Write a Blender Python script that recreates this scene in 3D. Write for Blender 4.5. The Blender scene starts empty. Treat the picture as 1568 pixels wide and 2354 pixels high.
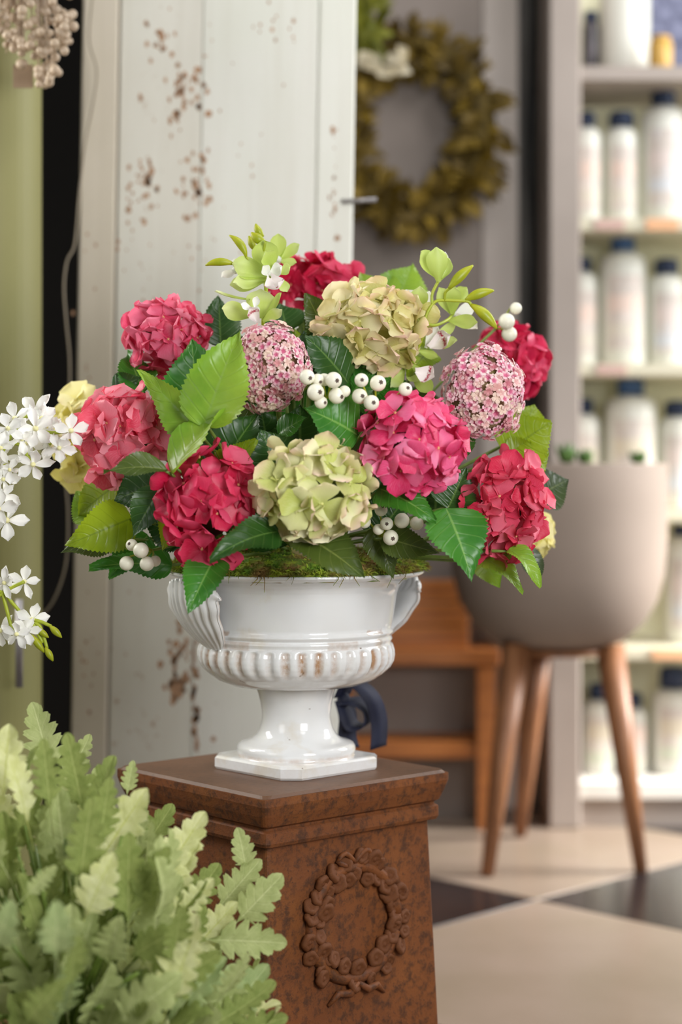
import bpy, math, random
from mathutils import Vector, Matrix, noise as mnoise
R = random.Random(7)
sin, cos, pi = math.sin, math.cos, math.pi
C = bpy.context.scene.collection
F = 4200.0      # focal length in pixels of the 1568x2354 frame
HC = 0.80       # camera height; horizon at pixel row 1080

# ---------------------------------------------------------------- camera, world, lights
cd = bpy.data.cameras.new('camera'); cam = bpy.data.objects.new('camera', cd); C.objects.link(cam)
cam.location = (0, 0, HC); cam.rotation_euler = (pi/2, 0, 0)
cd.sensor_fit = 'VERTICAL'; cd.sensor_height = 36; cd.lens = 36*F/2354; cd.shift_y = -97/2354
cd.clip_start = .05
cd.dof.use_dof = True; cd.dof.focus_distance = 2.08; cd.dof.aperture_fstop = 2.35; cd.dof.aperture_blades = 0
bpy.context.scene.camera = cam
sc = bpy.context.scene
sc.view_settings.view_transform = 'Standard'; sc.view_settings.look = 'None'
sc.view_settings.exposure = 0.0; sc.view_settings.gamma = 1; sc.view_settings.use_curve_mapping = False
sc.cycles.use_denoising = True
sc.cycles.max_bounces = 7; sc.cycles.diffuse_bounces = 3; sc.cycles.glossy_bounces = 2
sc.cycles.transmission_bounces = 4; sc.cycles.transparent_max_bounces = 4; sc.cycles.caustics_reflective = False; sc.cycles.caustics_refractive = False
w = bpy.data.worlds.new('world'); sc.world = w; w.use_nodes = True
bg = w.node_tree.nodes['Background']; bg.inputs[0].default_value = (1.0, .99, .97, 1); bg.inputs[1].default_value = .24

def area(name, loc, target, size, power, col, sy=None):
    l = bpy.data.lights.new(name, 'AREA'); l.energy = power; l.color = col
    l.shape = 'RECTANGLE'; l.size = size; l.size_y = sy or size
    o = bpy.data.objects.new(name, l); C.objects.link(o); o.location = loc
    o.rotation_euler = (Vector(target)-Vector(loc)).to_track_quat('-Z', 'Y').to_euler()
    return o
area('shop_window_light', (.7, .75, 1.02), (-.06, 2.24, .70), .6, 19.5, (1, 1, 1), .6)
area('front_window_light', (1.2, -.5, 2.7), (-.05, 2.3, .85), .8, 9, (1, .99, .97), .8)
area('side_window_light', (-1.9, .5, 1.5), (-.1, 2.2, .75), .9, 9, (1, .98, .95), 1.2)
area('left_rim_light', (-1.15, 2.42, 1.35), (-.2, 2.1, .75), .3, 13, (1, .98, .93), .8)  # added rim lamp, out of view, for bright left edges of the bouquet
area('far_window_light', (2.3, 3.5, 1.9), (.75, 4.0, .9), 1.2, 55, (1, 1, 1), 1.4)
sunpatch = area('low_window_light', (2.0, 3.85, 1.1), (.62, 3.95, .0), .7, 21, (1, .98, .95), .7)
sunpatch.data.spread = math.radians(75)
area('shelf_fill_light', (1.3, 2.9, 2.6), (1.05, 4.3, .9), .8, 17, (1, 1, 1), .8)  # added lamp, out of view, to brighten the shelves and planter top
area('door_top_fill_light', (.42, 1.95, 2.15), (-.12, 2.6, 1.2), .7, 7.5, (1, 1, 1), .7)  # added overhead lamp, out of view, so the door fades downward

# ---------------------------------------------------------------- helpers
def lin(c):
    return tuple(((x/255)/12.92 if x/255 <= .04045 else ((x/255+.055)/1.055)**2.4) for x in c[:3]) + (1,)
def P(px, py, Z): return Vector(((px-784)*Z/F, Z, HC-(py-1080)*Z/F))
def px(n, Z=2.24): return n*Z/F
W = {}
def empty(name, loc, label, cat, group=None, rot=None):
    o = bpy.data.objects.new(name, None); C.objects.link(o); o.empty_display_size = .02
    m = Matrix.Translation(loc)
    if rot is not None: m = m @ rot
    o.matrix_basis = m; W[o] = m
    o['label'] = label; o['category'] = cat
    if group: o['group'] = group
    return o
def tag(o, label, cat, group=None, kind=None):
    o['label'] = label; o['category'] = cat
    if group: o['group'] = group
    if kind: o['kind'] = kind
    return o
def mesh(name, v, f, mat, uv=None, smooth=True, att=None):
    m = bpy.data.meshes.new(name); m.from_pydata([tuple(p) for p in v], [], f)
    if smooth: m.polygons.foreach_set('use_smooth', [True]*len(m.polygons))
    if uv:
        l = m.uv_layers.new(name='UV'); idx = [0]*len(m.loops); m.loops.foreach_get('vertex_index', idx)
        flat = []
        for i in idx: flat += [uv[i][0], uv[i][1]]
        l.data.foreach_set('uv', flat)
    if att:
        a = m.attributes.new('dirt', 'FLOAT', 'POINT'); a.data.foreach_set('value', att)
    if mat: m.materials.append(mat)
    return m
def add(name, me, parent, M):
    o = bpy.data.objects.new(name, me); C.objects.link(o)
    if parent is not None:
        o.parent = parent; o.matrix_basis = W[parent].inverted() @ M
    else: o.matrix_basis = M
    W[o] = M
    return o
def addw(name, v, f, mat, parent=None, uv=None, smooth=True, att=None, at=None):
    """part from world-space vertices, origin at its own middle"""
    n = len(v); c = Vector(at) if at is not None else sum((Vector(p) for p in v), Vector())/n
    me = mesh(name, [Vector(p)-c for p in v], f, mat, uv, smooth, att)
    return add(name, me, parent, Matrix.Translation(c))
def kind(o, k='structure'): o['kind'] = k; return o
def box(x0, x1, y0, y1, z0, z1, b=0.0):
    if b <= 0:
        v = [(x, y, z) for x in (x0, x1) for y in (y0, y1) for z in (z0, z1)]
        f = [(0,1,3,2), (4,6,7,5), (0,4,5,1), (2,3,7,6), (0,2,6,4), (1,5,7,3)]
        return v, f
    # chamfered box: 24 verts
    v = []; idx = {}
    X = (x0, x1); Y = (y0, y1); Z = (z0, z1)
    for i in (0, 1):
        for j in (0, 1):
            for k in (0, 1):
                sx, sy, sz = (1 if i == 0 else -1), (1 if j == 0 else -1), (1 if k == 0 else -1)
                idx[i,j,k,0] = len(v); v.append((X[i], Y[j]+sy*b, Z[k]+sz*b))
                idx[i,j,k,1] = len(v); v.append((X[i]+sx*b, Y[j], Z[k]+sz*b))
                idx[i,j,k,2] = len(v); v.append((X[i]+sx*b, Y[j]+sy*b, Z[k]))
    f = []
    for i in (0, 1):
        q = [idx[i,0,0,0], idx[i,0,1,0], idx[i,1,1,0], idx[i,1,0,0]]; f.append(q if i == 0 else q[::-1])
        q = [idx[0,i,0,1], idx[1,i,0,1], idx[1,i,1,1], idx[0,i,1,1]]; f.append(q if i == 0 else q[::-1])
        q = [idx[0,0,i,2], idx[0,1,i,2], idx[1,1,i,2], idx[1,0,i,2]]; f.append(q if i == 0 else q[::-1])
        for j in (0, 1):
            f.append([idx[i,j,0,0], idx[i,j,0,1], idx[i,j,1,1], idx[i,j,1,0]])
            f.append([idx[i,0,j,0], idx[i,0,j,2], idx[i,1,j,2], idx[i,1,j,0]])
            f.append([idx[0,i,j,1], idx[0,i,j,2], idx[1,i,j,2], idx[1,i,j,1]])
            for k in (0, 1): f.append([idx[i,j,k,0], idx[i,j,k,1], idx[i,j,k,2]])
    return v, f
def join(parts):
    v, f = [], []
    for a, b in parts:
        n = len(v); v += list(a); f += [[i+n for i in q] for q in b]
    return v, f
def tube(pts, r, n=8, cap=True):
    pts = [Vector(p) for p in pts]; v = []; f = []; N = len(pts)
    up = Vector((.13, .2, .97)).normalized()
    for i, p in enumerate(pts):
        t = (pts[min(i+1, N-1)]-pts[max(i-1, 0)]).normalized()
        a = t.cross(up)
        if a.length < 1e-3: a = t.cross(Vector((1, 0, 0)))
        a.normalize(); b = t.cross(a)
        rr = r[i] if isinstance(r, (list, tuple)) else r
        for k in range(n):
            th = 2*pi*k/n; v.append(p+a*rr*cos(th)+b*rr*sin(th))
    for i in range(N-1):
        for k in range(n):
            f.append([i*n+k, i*n+(k+1)%n, (i+1)*n+(k+1)%n, (i+1)*n+k])
    if cap: f.append(list(range(n))[::-1]); f.append([(N-1)*n+k for k in range(n)])
    return v, f
def bez(a, b, c, n=8):
    a, b, c = Vector(a), Vector(b), Vector(c)
    return [a*(1-t)**2+b*2*t*(1-t)+c*t*t for t in [i/n for i in range(n+1)]]
def catmull(ps, n=6):
    ps = [Vector(p) for p in ps]; out = []
    q = [ps[0]*2-ps[1]]+ps+[ps[-1]*2-ps[-2]]
    for i in range(1, len(q)-2):
        for k in range(n):
            t = k/n; a, b, c, d = q[i-1:i+3]
            out.append(.5*((2*b)+(c-a)*t+(2*a-5*b+4*c-d)*t*t+(3*b-a-3*c+d)*t**3))
    out.append(ps[-1]); return out
def lathe(prof, n=32, c=(0, 0, 0), fn=None, close_top=True, close_bot=True):
    v = []; f = []; c = Vector(c); N = len(prof)
    for i, (r, z) in enumerate(prof):
        for k in range(n):
            a = 2*pi*k/n; rr = r+(fn(i, a) if fn else 0)
            v.append(c+Vector((rr*cos(a), rr*sin(a), z)))
    for i in range(N-1):
        for k in range(n):
            f.append([i*n+k, i*n+(k+1)%n, (i+1)*n+(k+1)%n, (i+1)*n+k])
    if close_bot: f.append(list(range(n))[::-1])
    if close_top: f.append([(N-1)*n+k for k in range(n)])
    return v, f
def ball(c, r, n=14, m=9, sz=1.0):
    prof = [(max(r*sin(pi*i/m), r*.02), -r*sz*cos(pi*i/m)) for i in range(m+1)]
    return lathe(prof, n, c)
def frame(x, z):
    """matrix3 whose local x runs along x and local z towards z"""
    x = Vector(x).normalized(); z = Vector(z); z = (z-x*z.dot(x))
    if z.length < 1e-5: z = x.orthogonal()
    z.normalize(); y = z.cross(x)
    return Matrix((x, y, z)).transposed()
def TM(loc, rot3, s=1.0):
    m = (rot3 @ Matrix.Diagonal((s, s, s) if not isinstance(s, (tuple, list)) else s)).to_4x4(); m.translation = loc
    return m

# ---------------------------------------------------------------- materials
class NT:
    def __init__(s, name):
        s.m = bpy.data.materials.new(name); s.m.use_nodes = True; s.t = s.m.node_tree; s.n = s.t.nodes
        s.b = s.n['Principled BSDF']; s.co = s.n.new('ShaderNodeTexCoord')
    def link(s, a, b): s.t.links.new(a, b)
    def noise(s, scale, detail=3, rough=.55, src='Object', stretch=None, dim=None):
        t = s.n.new('ShaderNodeTexNoise'); t.inputs['Scale'].default_value = scale; t.inputs['Detail'].default_value = detail; t.inputs['Roughness'].default_value = rough
        o = s.co.outputs[src]
        if stretch:
            mp = s.n.new('ShaderNodeMapping'); mp.inputs['Scale'].default_value = stretch; s.link(o, mp.inputs[0]); o = mp.outputs[0]
        s.link(o, t.inputs['Vector']); return t.outputs['Fac']
    def rng(s, v, a, b, c=0, d=1, smooth=False):
        t = s.n.new('ShaderNodeMapRange'); s.link(v, t.inputs[0])
        for i, x in enumerate((a, b, c, d)): t.inputs[i+1].default_value = x
        if smooth: t.interpolation_type = 'SMOOTHSTEP'
        return t.outputs[0]
    def math(s, op, a, b=None, c=None):
        t = s.n.new('ShaderNodeMath'); t.operation = op
        for i, x in enumerate((a, b, c)):
            if x is None: continue
            if isinstance(x, (int, float)): t.inputs[i].default_value = x
            else: s.link(x, t.inputs[i])
        return t.outputs[0]
    def mix(s, fac, a, b):
        t = s.n.new('ShaderNodeMix'); t.data_type = 'RGBA'
        if isinstance(fac, (int, float)): t.inputs[0].default_value = fac
        else: s.link(fac, t.inputs[0])
        for sock, x in ((t.inputs[6], a), (t.inputs[7], b)):
            if isinstance(x, tuple): sock.default_value = lin(x)
            else: s.link(x, sock)
        return t.outputs[2]
    def rand(s): return s.n.new('ShaderNodeObjectInfo').outputs['Random']
    def sep(s, src='UV'):
        t = s.n.new('ShaderNodeSeparateXYZ'); s.link(s.co.outputs[src], t.inputs[0]); return t.outputs
    def attr(s, name):
        t = s.n.new('ShaderNodeAttribute'); t.attribute_name = name; return t.outputs['Fac']
    def bump(s, h, strength=.3, dist=.002):
        t = s.n.new('ShaderNodeBump'); t.inputs['Strength'].default_value = strength; t.inputs['Distance'].default_value = dist
        s.link(h, t.inputs['Height']); s.link(t.outputs[0], s.b.inputs['Normal'])
    def done(s, col, rough=.5, spec=None, trans=0, metal=0, coat=0, sss=0, tcol=None):
        if isinstance(col, tuple): s.b.inputs['Base Color'].default_value = lin(col)
        else: s.link(col, s.b.inputs['Base Color'])
        if isinstance(rough, (int, float)): s.b.inputs['Roughness'].default_value = rough
        else: s.link(rough, s.b.inputs['Roughness'])
        if spec is not None: s.b.inputs['Specular IOR Level'].default_value = spec
        s.b.inputs['Metallic'].default_value = metal; s.b.inputs['Coat Weight'].default_value = coat
        if trans > 0:
            tr = s.n.new('ShaderNodeBsdfTranslucent'); mx = s.n.new('ShaderNodeMixShader'); mx.inputs[0].default_value = trans
            if isinstance(col, tuple): tr.inputs[0].default_value = lin(col)
            else: s.link(col, tr.inputs[0])
            s.link(s.b.outputs[0], mx.inputs[1]); s.link(tr.outputs[0], mx.inputs[2]); s.link(mx.outputs[0], s.n['Material Output'].inputs[0])
        return s.m
def simple(name, col, rough=.5, var=None, scale=8, **k):
    t = NT(name); c = col
    if var: c = t.mix(t.rng(t.noise(scale, 4), .35, .65), col, var)
    return t.done(c, rough, **k)
def petal_mat(name, dark, mid, light, edge=None, vein=.3, trans=.28, rough=.42):
    """petal: hue varies from petal to petal (object random), paler at the rim, fine veins along it"""
    t = NT(name); uv = t.sep('UV'); r = t.rand()
    c = t.mix(t.rng(r, 0, .5), dark, mid); c = t.mix(t.rng(r, .4, .95), c, light)
    c = t.mix(t.rng(uv[0], .45, .0, 0, .75), c, dark)  # pale tone and darker base also paint lit contrast into the petal
    n = t.noise(14, 3, src='UV', stretch=(.35, 1, 1))
    c = t.mix(t.math('MULTIPLY', t.rng(n, .45, .7), vein), c, light)
    if edge:
        e = t.rng(uv[0], .55, 1.0); c = t.mix(t.math('MULTIPLY', e, t.rng(t.math('FRACT', t.math('MULTIPLY', r, 7.3)), .2, 1, .1, .9)), c, edge)
    t.bump(n, .2, .001)
    return t.done(c, rough, trans=trans, spec=.45)
def leaf_mat(name, a, b, vein, trans=.25, rough=.34, nv=7, spec=.5, veinstr=.5):
    t = NT(name); uv = t.sep('UV')
    v = t.math('ABSOLUTE', uv[1])
    s = t.math('FRACT', t.math('MULTIPLY', t.math('SUBTRACT', uv[0], t.math('MULTIPLY', v, .22)), nv))
    s = t.math('ABSOLUTE', t.math('SUBTRACT', s, .5))
    lat = t.rng(s, .07, .0, 0, 1)
    mid = t.rng(v, .055, .02, 0, 1)
    n = t.noise(6, 4); c = t.mix(t.rng(n, .35, .68), a, b)
    c = t.mix(t.math('MULTIPLY', t.rng(t.noise(60, 3), .4, .7), .3), c, b)
    c = t.mix(t.math('MULTIPLY', lat, veinstr*.6), c, vein); c = t.mix(t.math('MULTIPLY', mid, veinstr+.2), c, vein)
    h = t.math('ADD', t.math('MULTIPLY', t.rng(s, 0, .12, 0, 1), .6), t.math('MULTIPLY', t.noise(90, 2), .4))
    t.bump(h, .35, .002)
    return t.done(c, rough, trans=trans, spec=spec)

M_ = {}
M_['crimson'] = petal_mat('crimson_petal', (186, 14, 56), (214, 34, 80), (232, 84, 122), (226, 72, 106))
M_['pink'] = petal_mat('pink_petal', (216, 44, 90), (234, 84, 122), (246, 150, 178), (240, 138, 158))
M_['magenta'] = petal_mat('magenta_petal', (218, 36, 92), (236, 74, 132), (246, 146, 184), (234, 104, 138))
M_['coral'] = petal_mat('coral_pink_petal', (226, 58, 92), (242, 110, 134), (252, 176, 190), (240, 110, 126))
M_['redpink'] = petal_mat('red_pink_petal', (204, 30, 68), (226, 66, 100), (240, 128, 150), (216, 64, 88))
M_['lime'] = petal_mat('pale_green_petal', (196, 206, 104), (226, 228, 158), (246, 242, 204), (246, 212, 196), vein=.2)
M_['blush'] = petal_mat('blush_green_petal', (198, 196, 104), (236, 226, 164), (246, 240, 196), (242, 196, 184), vein=.2)
M_['yellow'] = petal_mat('soft_yellow_petal', (232, 222, 122), (244, 236, 152), (252, 246, 192), (250, 236, 190), vein=.2)
M_['orchid'] = petal_mat('lime_orchid_tepal', (186, 206, 98), (196, 214, 112), (208, 224, 134), (232, 240, 196), vein=.15, trans=.35)
M_['lip'] = None
t = NT('orchid_lip'); uv = t.sep('UV'); n = t.noise(9, 3, src='UV')
band = t.math('MULTIPLY', t.rng(t.math('ABSOLUTE', t.math('SUBTRACT', uv[0], .62)), .12, .05), t.rng(n, .46, .52))
M_['lip'] = t.done(t.mix(band, (248, 240, 240), (176, 40, 70)), .4, trans=.25)
M_['white_petal'] = petal_mat('white_petal', (244, 244, 240), (250, 250, 247), (252, 252, 250), None, trans=.35)
M_['eye'] = simple('floret_eye', (196, 180, 96), .6, (222, 120, 120), 40)
M_['eye_pale'] = simple('pale_floret_eye', (206, 204, 130), .6)
M_['core'] = simple('flower_core_green', (70, 84, 36), .8)
M_['stem'] = simple('green_stem', (118, 140, 58), .5, (90, 112, 44), 30)
M_['stem_yellow'] = simple('yellow_green_stem', (176, 186, 50), .45, (150, 166, 44), 30)
M_['bud'] = simple('yellow_green_bud', (196, 196, 40), .4, (150, 164, 30), 26, trans=.15)
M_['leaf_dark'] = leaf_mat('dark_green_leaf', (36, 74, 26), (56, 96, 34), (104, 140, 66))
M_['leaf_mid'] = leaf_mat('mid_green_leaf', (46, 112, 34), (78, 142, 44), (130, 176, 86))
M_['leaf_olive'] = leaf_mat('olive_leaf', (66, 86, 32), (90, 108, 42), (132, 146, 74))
M_['leaf_lime'] = leaf_mat('lime_leaf', (118, 166, 46), (172, 204, 72), (150, 186, 84), trans=.4)
M_['leaf_moss'] = leaf_mat('yellow_green_leaf', (122, 148, 22), (162, 184, 40), (112, 136, 34), trans=.42)
M_['leaf_grey'] = leaf_mat('grey_green_leaf', (60, 76, 52), (80, 96, 62), (116, 130, 90))
M_['leaf_silver'] = leaf_mat('silvery_lobed_leaf', (168, 180, 116), (192, 202, 140), (220, 226, 170), trans=.3, rough=.8, spec=.2, nv=6, veinstr=.5)
M_['leaf_silver_yellow'] = leaf_mat('yellowish_lobed_leaf', (212, 216, 146), (234, 236, 184), (206, 212, 122), trans=.35, rough=.8, spec=.2, nv=6, veinstr=.6)
M_['leaf_silver_blue'] = leaf_mat('blue_green_lobed_leaf', (150, 170, 112), (176, 190, 132), (200, 210, 156), trans=.25, rough=.8, spec=.2, nv=6, veinstr=.5)
M_['leaf_silver_green'] = leaf_mat('sage_lobed_leaf', (128, 144, 76), (156, 168, 98), (186, 194, 124), trans=.3, rough=.8, spec=.2, nv=6, veinstr=.5)
t = NT('small_floret'); uv = t.sep('UV'); r = t.rand()
c = t.mix(r, (246, 222, 218), (238, 184, 202)); c = t.mix(t.rng(uv[0], .2, .75), (214, 104, 142), c)
c = t.mix(t.rng(t.math('FRACT', t.math('MULTIPLY', r, 9.1)), .55, 1), c, (240, 220, 198))
c = t.mix(t.rng(t.math('FRACT', t.math('MULTIPLY', r, 5.7)), .75, .85, 0, .7), c, (200, 124, 128))
M_['sedum'] = t.done(c, .6, trans=.2)
M_['berry'] = simple('white_berry', (240, 236, 222), .38, (228, 226, 200), 30)
M_['spot'] = simple('berry_spot', (104, 86, 74), .8, (60, 48, 42), 300)
# ---------------------------------------------------------------- the setting
M_['wall_grey'] = simple('grey_wall_paint', (152, 140, 132), .85, (130, 120, 112), 2.5)
M_['black'] = simple('gap_shade_black', (20, 17, 15), .9)  # colour stands in for deep shade in the gap beside the door
M_['grout'] = simple('dark_grout', (96, 84, 76), .9)
t = NT('beige_tile'); n = t.noise(4, 5); t.bump(t.noise(30, 3), .05, .002)
M_['tile_beige'] = t.done(t.mix(t.rng(n, .3, .7), t.mix(t.rand(), (160, 142, 128), (152, 134, 120)), (144, 128, 110)), .3)
t = NT('charcoal_tile'); n = t.noise(5, 5)
M_['tile_dark'] = t.done(t.mix(t.rng(n, .3, .7), (34, 30, 31), (44, 41, 42)), .2)
M_['frame_taupe'] = simple('taupe_paint', (170, 158, 149), .6, (160, 148, 139), 3)
M_['shelf_back'] = simple('olive_beige_paint', (226, 223, 192), .7)
M_['shelf_white'] = simple('white_board', (236, 232, 224), .5)
fl = kind(addw('floor', *box(-2.2, 3.2, .3, 5.2, -.06, -.012), M_['grout'], smooth=False))
ts = .70; vx, vz = (1235-784)*3.40/F, 3.40
tile_v, tile_f = box(-ts/2+.0015, ts/2-.0015, -ts/2+.0015, ts/2-.0015, -.012, 0, .0012)
tmesh = [mesh('tile', tile_v, tile_f, M_['tile_beige'], smooth=False), mesh('tile', tile_v, tile_f, M_['tile_dark'], smooth=False)]
rot45 = Matrix.Rotation(pi/4, 4, 'Z')
for i in range(-6, 7):
    for j in range(-6, 7):
        a, b = (i+.5)*ts, (j+.5)*ts
        x = vx+(a-b)/math.sqrt(2); y = vz+(a+b)/math.sqrt(2)
        if not (-1.7 < x < 2.7 and .8 < y < 4.7): continue
        add('tile', tmesh[(i+j) % 2], fl, Matrix.Translation((x, y, 0)) @ rot45)
kind(addw('wall_back', *box(-2.2, 3.2, 4.62, 4.72, 0, 2.9), M_['wall_grey'], smooth=False))
kind(addw('wall_left', *box(-2.3, -2.2, 2.2, 4.72, 0, 2.9), M_['wall_grey'], smooth=False))
# near-black sheets added as painted shade for the gap between door and green cabinet
kind(addw('wall_gap_shade', *box(-1.5, -.02, 3.3, 3.34, 0, 2.6), M_['black'], smooth=False))
kind(addw('wall_gap_shade_side', *box(-1.5, -1.47, 2.84, 3.3, 0, 2.6), M_['black'], smooth=False))
Zb = 4.30
# taupe post beside the grey wall
def pxbox(x0, x1, y0, y1, Za, Zc, b=0):
    a = P(x0, y0, Za); c = P(x1, y1, Za)
    return box(a.x, c.x, Za, Zc, c.z, a.z, b)
a = P(1108, 0, 4.3); c = P(1192, 0, 4.3)
M_['post'] = simple('pale_taupe_paint', (228, 216, 206), .6, (220, 208, 198), 3)
kind(addw('trim_1', *box(a.x, c.x, 4.3, 4.42, 0, 2.6, .004), M_['post'], smooth=False))
a = P(1193, 0, 4.32); c = P(1270, 0, 4.32)
M_['strip_grey'] = simple('dark_strip_grey', (108, 105, 100), .8, (92, 89, 85), 5)  # plain dark grey for the strip between post and shelves
kind(addw('trim_2', *box(a.x, c.x, 4.33, 4.38, 0, 2.6), M_['strip_grey'], smooth=False))
# black cables hanging in the recess
cb = empty('cable_bundle', P(1232, 0, 4.38)+Vector((0, 0, .1)), 'black cables hanging in the dark strip between the grey wall post and the white shelves', 'cables')
M_['cable_black'] = simple('black_cable', (44, 43, 41), .5)
for k in range(2):
    pts = []
    for q in range(16):
        yy = -100+q*118
        pts.append(P(1224+k*9+8*sin(q*1.3+k*2), yy, 4.30+.018*k))
    addw('cable', *tube(catmull(pts, 4), .009, 7), M_['cable_black'], cb)

# ---------------------------------------------------------------- green cabinet at the left
M_['green'] = simple('olive_green_lacquer', (138, 134, 82), .55, (130, 128, 76), 3)
Zg = 2.62
gx = P(72, 0, Zg).x
gc = empty('cabinet', (gx-.25, Zg+.2, 0), 'olive green cabinet with rounded edge at the left edge of the photo', 'cabinet')
rr = .085; prof = [(gx-.5, Zg), (gx-rr, Zg)]
for k in range(1, 13):
    a = pi/2*k/12; prof.append((gx-rr+rr*sin(a), Zg+rr-rr*cos(a)))
for k in range(1, 13):
    a = pi/2*k/12; prof.append((gx-rr+rr*cos(a), Zg+rr+rr*sin(a)))
prof += [(gx-.5, Zg+2*rr)]
n = len(prof); v = [(x, y, 0.0) for x, y in prof]+[(x, y, 2.0) for x, y in prof]
f = [[i, (i+1) % n, n+(i+1) % n, n+i] for i in range(n)]+[list(range(n))[::-1], list(range(n, 2*n))]
addw('body', v, f, M_['green'], gc, smooth=False)
M_['steel'] = simple('brushed_grey_metal', (150, 146, 146), .4, metal=.6)
h = addw('handle', *tube([P(44, 1378, Zg-.03), P(44, 1580, Zg-.03)], .0055, 10), M_['steel'], gc)
for yy in (1392, 1566):
    addw('mount', *tube([P(44, yy, Zg-.03), P(44, yy, Zg+.002)], .005, 8), M_['steel'], h)

# ---------------------------------------------------------------- old painted door
def door_mat(name, base, base2, seed, amt):
    t = NT(name)
    geo = t.sep('Object')
    n1 = t.noise(4.5, 4, .6, stretch=(1, 1, .6)); n2 = t.noise(58, 3, .62, stretch=(1.15, 1, .8)); n3 = t.noise(130, 2, .6)
    c = t.mix(t.rng(n1, .35, .65), base, base2)
    grain = t.noise(30, 3, .6, stretch=(1, 1, .05)); c = t.mix(t.math('MULTIPLY', t.rng(grain, .45, .7), .18), c, (186, 176, 156))
    zone = t.rng(n1, .50, .62, 0, .14)
    m = t.math('ADD', n2, zone)
    m = t.math('ADD', m, t.math('MULTIPLY', t.rng(t.math('ABSOLUTE', t.math('SUBTRACT', geo[0], seed)), .07, .0), amt))
    chip = t.rng(m, .80, .86)
    c = t.mix(t.math('MULTIPLY', t.rng(m, .745, .83), .4), c, (168, 144, 116))
    c = t.mix(chip, c, t.mix(t.rng(n3, .35, .65), (190, 146, 112), (164, 132, 106)))
    t.bump(t.math('SUBTRACT', t.math('MULTIPLY', grain, .3), chip), .3, .002)
    return t.done(c, .5, spec=.4)
M_['door_a'] = door_mat('worn_white_paint_warm', (222, 212, 196), (212, 202, 184), 0.0, .0)
M_['door_b'] = door_mat('worn_white_paint', (226, 224, 214), (218, 214, 203), -.01, .13)
M_['door_c'] = door_mat('worn_white_paint_cool', (226, 227, 216), (232, 231, 224), .05, .02)
Zd = 2.86
dl, dr = P(160, 0, Zd).x, P(789, 0, Zd).x
dm = (dl+dr)/2; drot = Matrix.Rotation(math.radians(.95), 4, 'Y')
pz = HC  # pivot height
door = empty('wooden_door', (dm, Zd+.02, 0.004), 'tall old white-painted wooden door with rust-brown chips, leaning behind the urn', 'door')
Md = Matrix.Translation((dm-.0045, Zd+.02, .0)) @ drot
def dpart(name, x0, x1, y0, y1, z0, z1, mat, b=.002):
    vv, ff = box(x0, x1, y0, y1, z0, z1, b)
    c = Vector(((x0+x1)/2, (y0+y1)/2, (z0+z1)/2))
    return add(name, mesh(name, [Vector(p)-c for p in vv], ff, mat, smooth=False), door, Md @ Matrix.Translation(c))
def dx(x): return P(x, 0, Zd).x-dm
hw = (dr-dl)/2
dpart('stile', -hw, dx(243), -.022, .022, .006, 2.0, M_['door_a'], .003)
dpart('plank', dx(246.5), dx(436), -.016, .016, .01, 1.99, M_['door_b'])
dpart('plank', dx(437.4), dx(702), -.016, .016, .01, 1.99, M_['door_c'], .0012)
dpart('stile', dx(703.5), hw, -.0185, .022, .006, 2.0, M_['door_c'], .003)
# rust run along the lower joint between the two planks
M_['rust'] = simple('rust_brown_wood', (190, 150, 118), .9, (156, 122, 96), 70)
rv, rf = [], []
rr_ = random.Random(3)
clu = []
for (mx, my, dx_, dy_, nn_, s0_, s1_) in [(425, 230, 40, 70, 44, 3, 8), (330, 420, 30, 70, 26, 3, 8), (450, 430, 34, 70, 34, 3, 8), (372, 100, 36, 50, 16, 3, 7), (620, 60, 60, 50, 12, 2, 6), (410, 1530, 36, 60, 26, 3, 9), (450, 1620, 8, 70, 20, 3, 8), (480, 600, 60, 60, 10, 2, 5), (300, 520, 30, 90, 10, 2, 6), (768, 400, 8, 180, 16, 2, 5), (540, 330, 90, 190, 12, 2, 4), (200, 900, 24, 400, 14, 2, 6), (320, 650, 60, 120, 10, 2, 6), (200, 1550, 30, 120, 10, 2, 6)]:
    for _ in range(nn_):
        s_ = rr_.uniform(s0_, s1_); X_ = mx+rr_.gauss(0, 1)*dx_*.6
        if abs(X_-245) < 9 or abs(X_-702) < 9 or abs(X_-437) < 3 or X_ > 783: continue
        clu.append((X_, my+rr_.gauss(0, 1)*dy_*.6, s_*.75, s_*1.15))
for (cx, cy, sx, sy) in clu+[(408, 1585, 16, 26), (398, 1610, 9, 12), (424, 1560, 8, 18), (392, 1500, 7, 10), (405, 1480, 8, 12), (428, 1478, 6, 16), (450, 1545, 7, 12), (446, 1590, 5, 16), (452, 1640, 5, 22), (448, 1680, 6, 12), (452, 1712, 6, 20), (412, 1450, 6, 10), (378, 1580, 5, 8), (446, 1500, 3, 30), (491, 1700, 6, 7), (420, 1430, 14, 8),
                         (370, 80, 9, 13), (408, 150, 6, 6), (455, 160, 9, 9), (440, 205, 6, 6), (405, 265, 9, 12), (478, 262, 9, 10), (347, 395, 8, 10), (338, 418, 8, 9), (447, 425, 6, 14), (430, 368, 7, 8), (450, 495, 6, 8), (296, 480, 6, 9), (765, 300, 5, 12), (775, 548, 7, 8), (770, 480, 4, 8), (323, 225, 5, 10), (337, 100, 5, 8), (458, 440, 5, 12), (405, 440, 6, 6)]:
    n0 = len(rv); K = 14
    ctr = Md.inverted() @ P(cx, cy, Zd+.002)
    for k in range(K):
        a = 2*pi*k/K; q = .6+.7*rr_.random()
        rv.append((ctr.x+px(sx*q*cos(a), Zd), -.0163-(.006 if cx < 243 else .0028 if cx > 703 else 0), ctr.z+px(sy*q*sin(a), Zd)))
    rf.append([n0+k for k in range(K)])
rm = mesh('bare_patches', rv, rf, M_['rust'], smooth=False)
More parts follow.
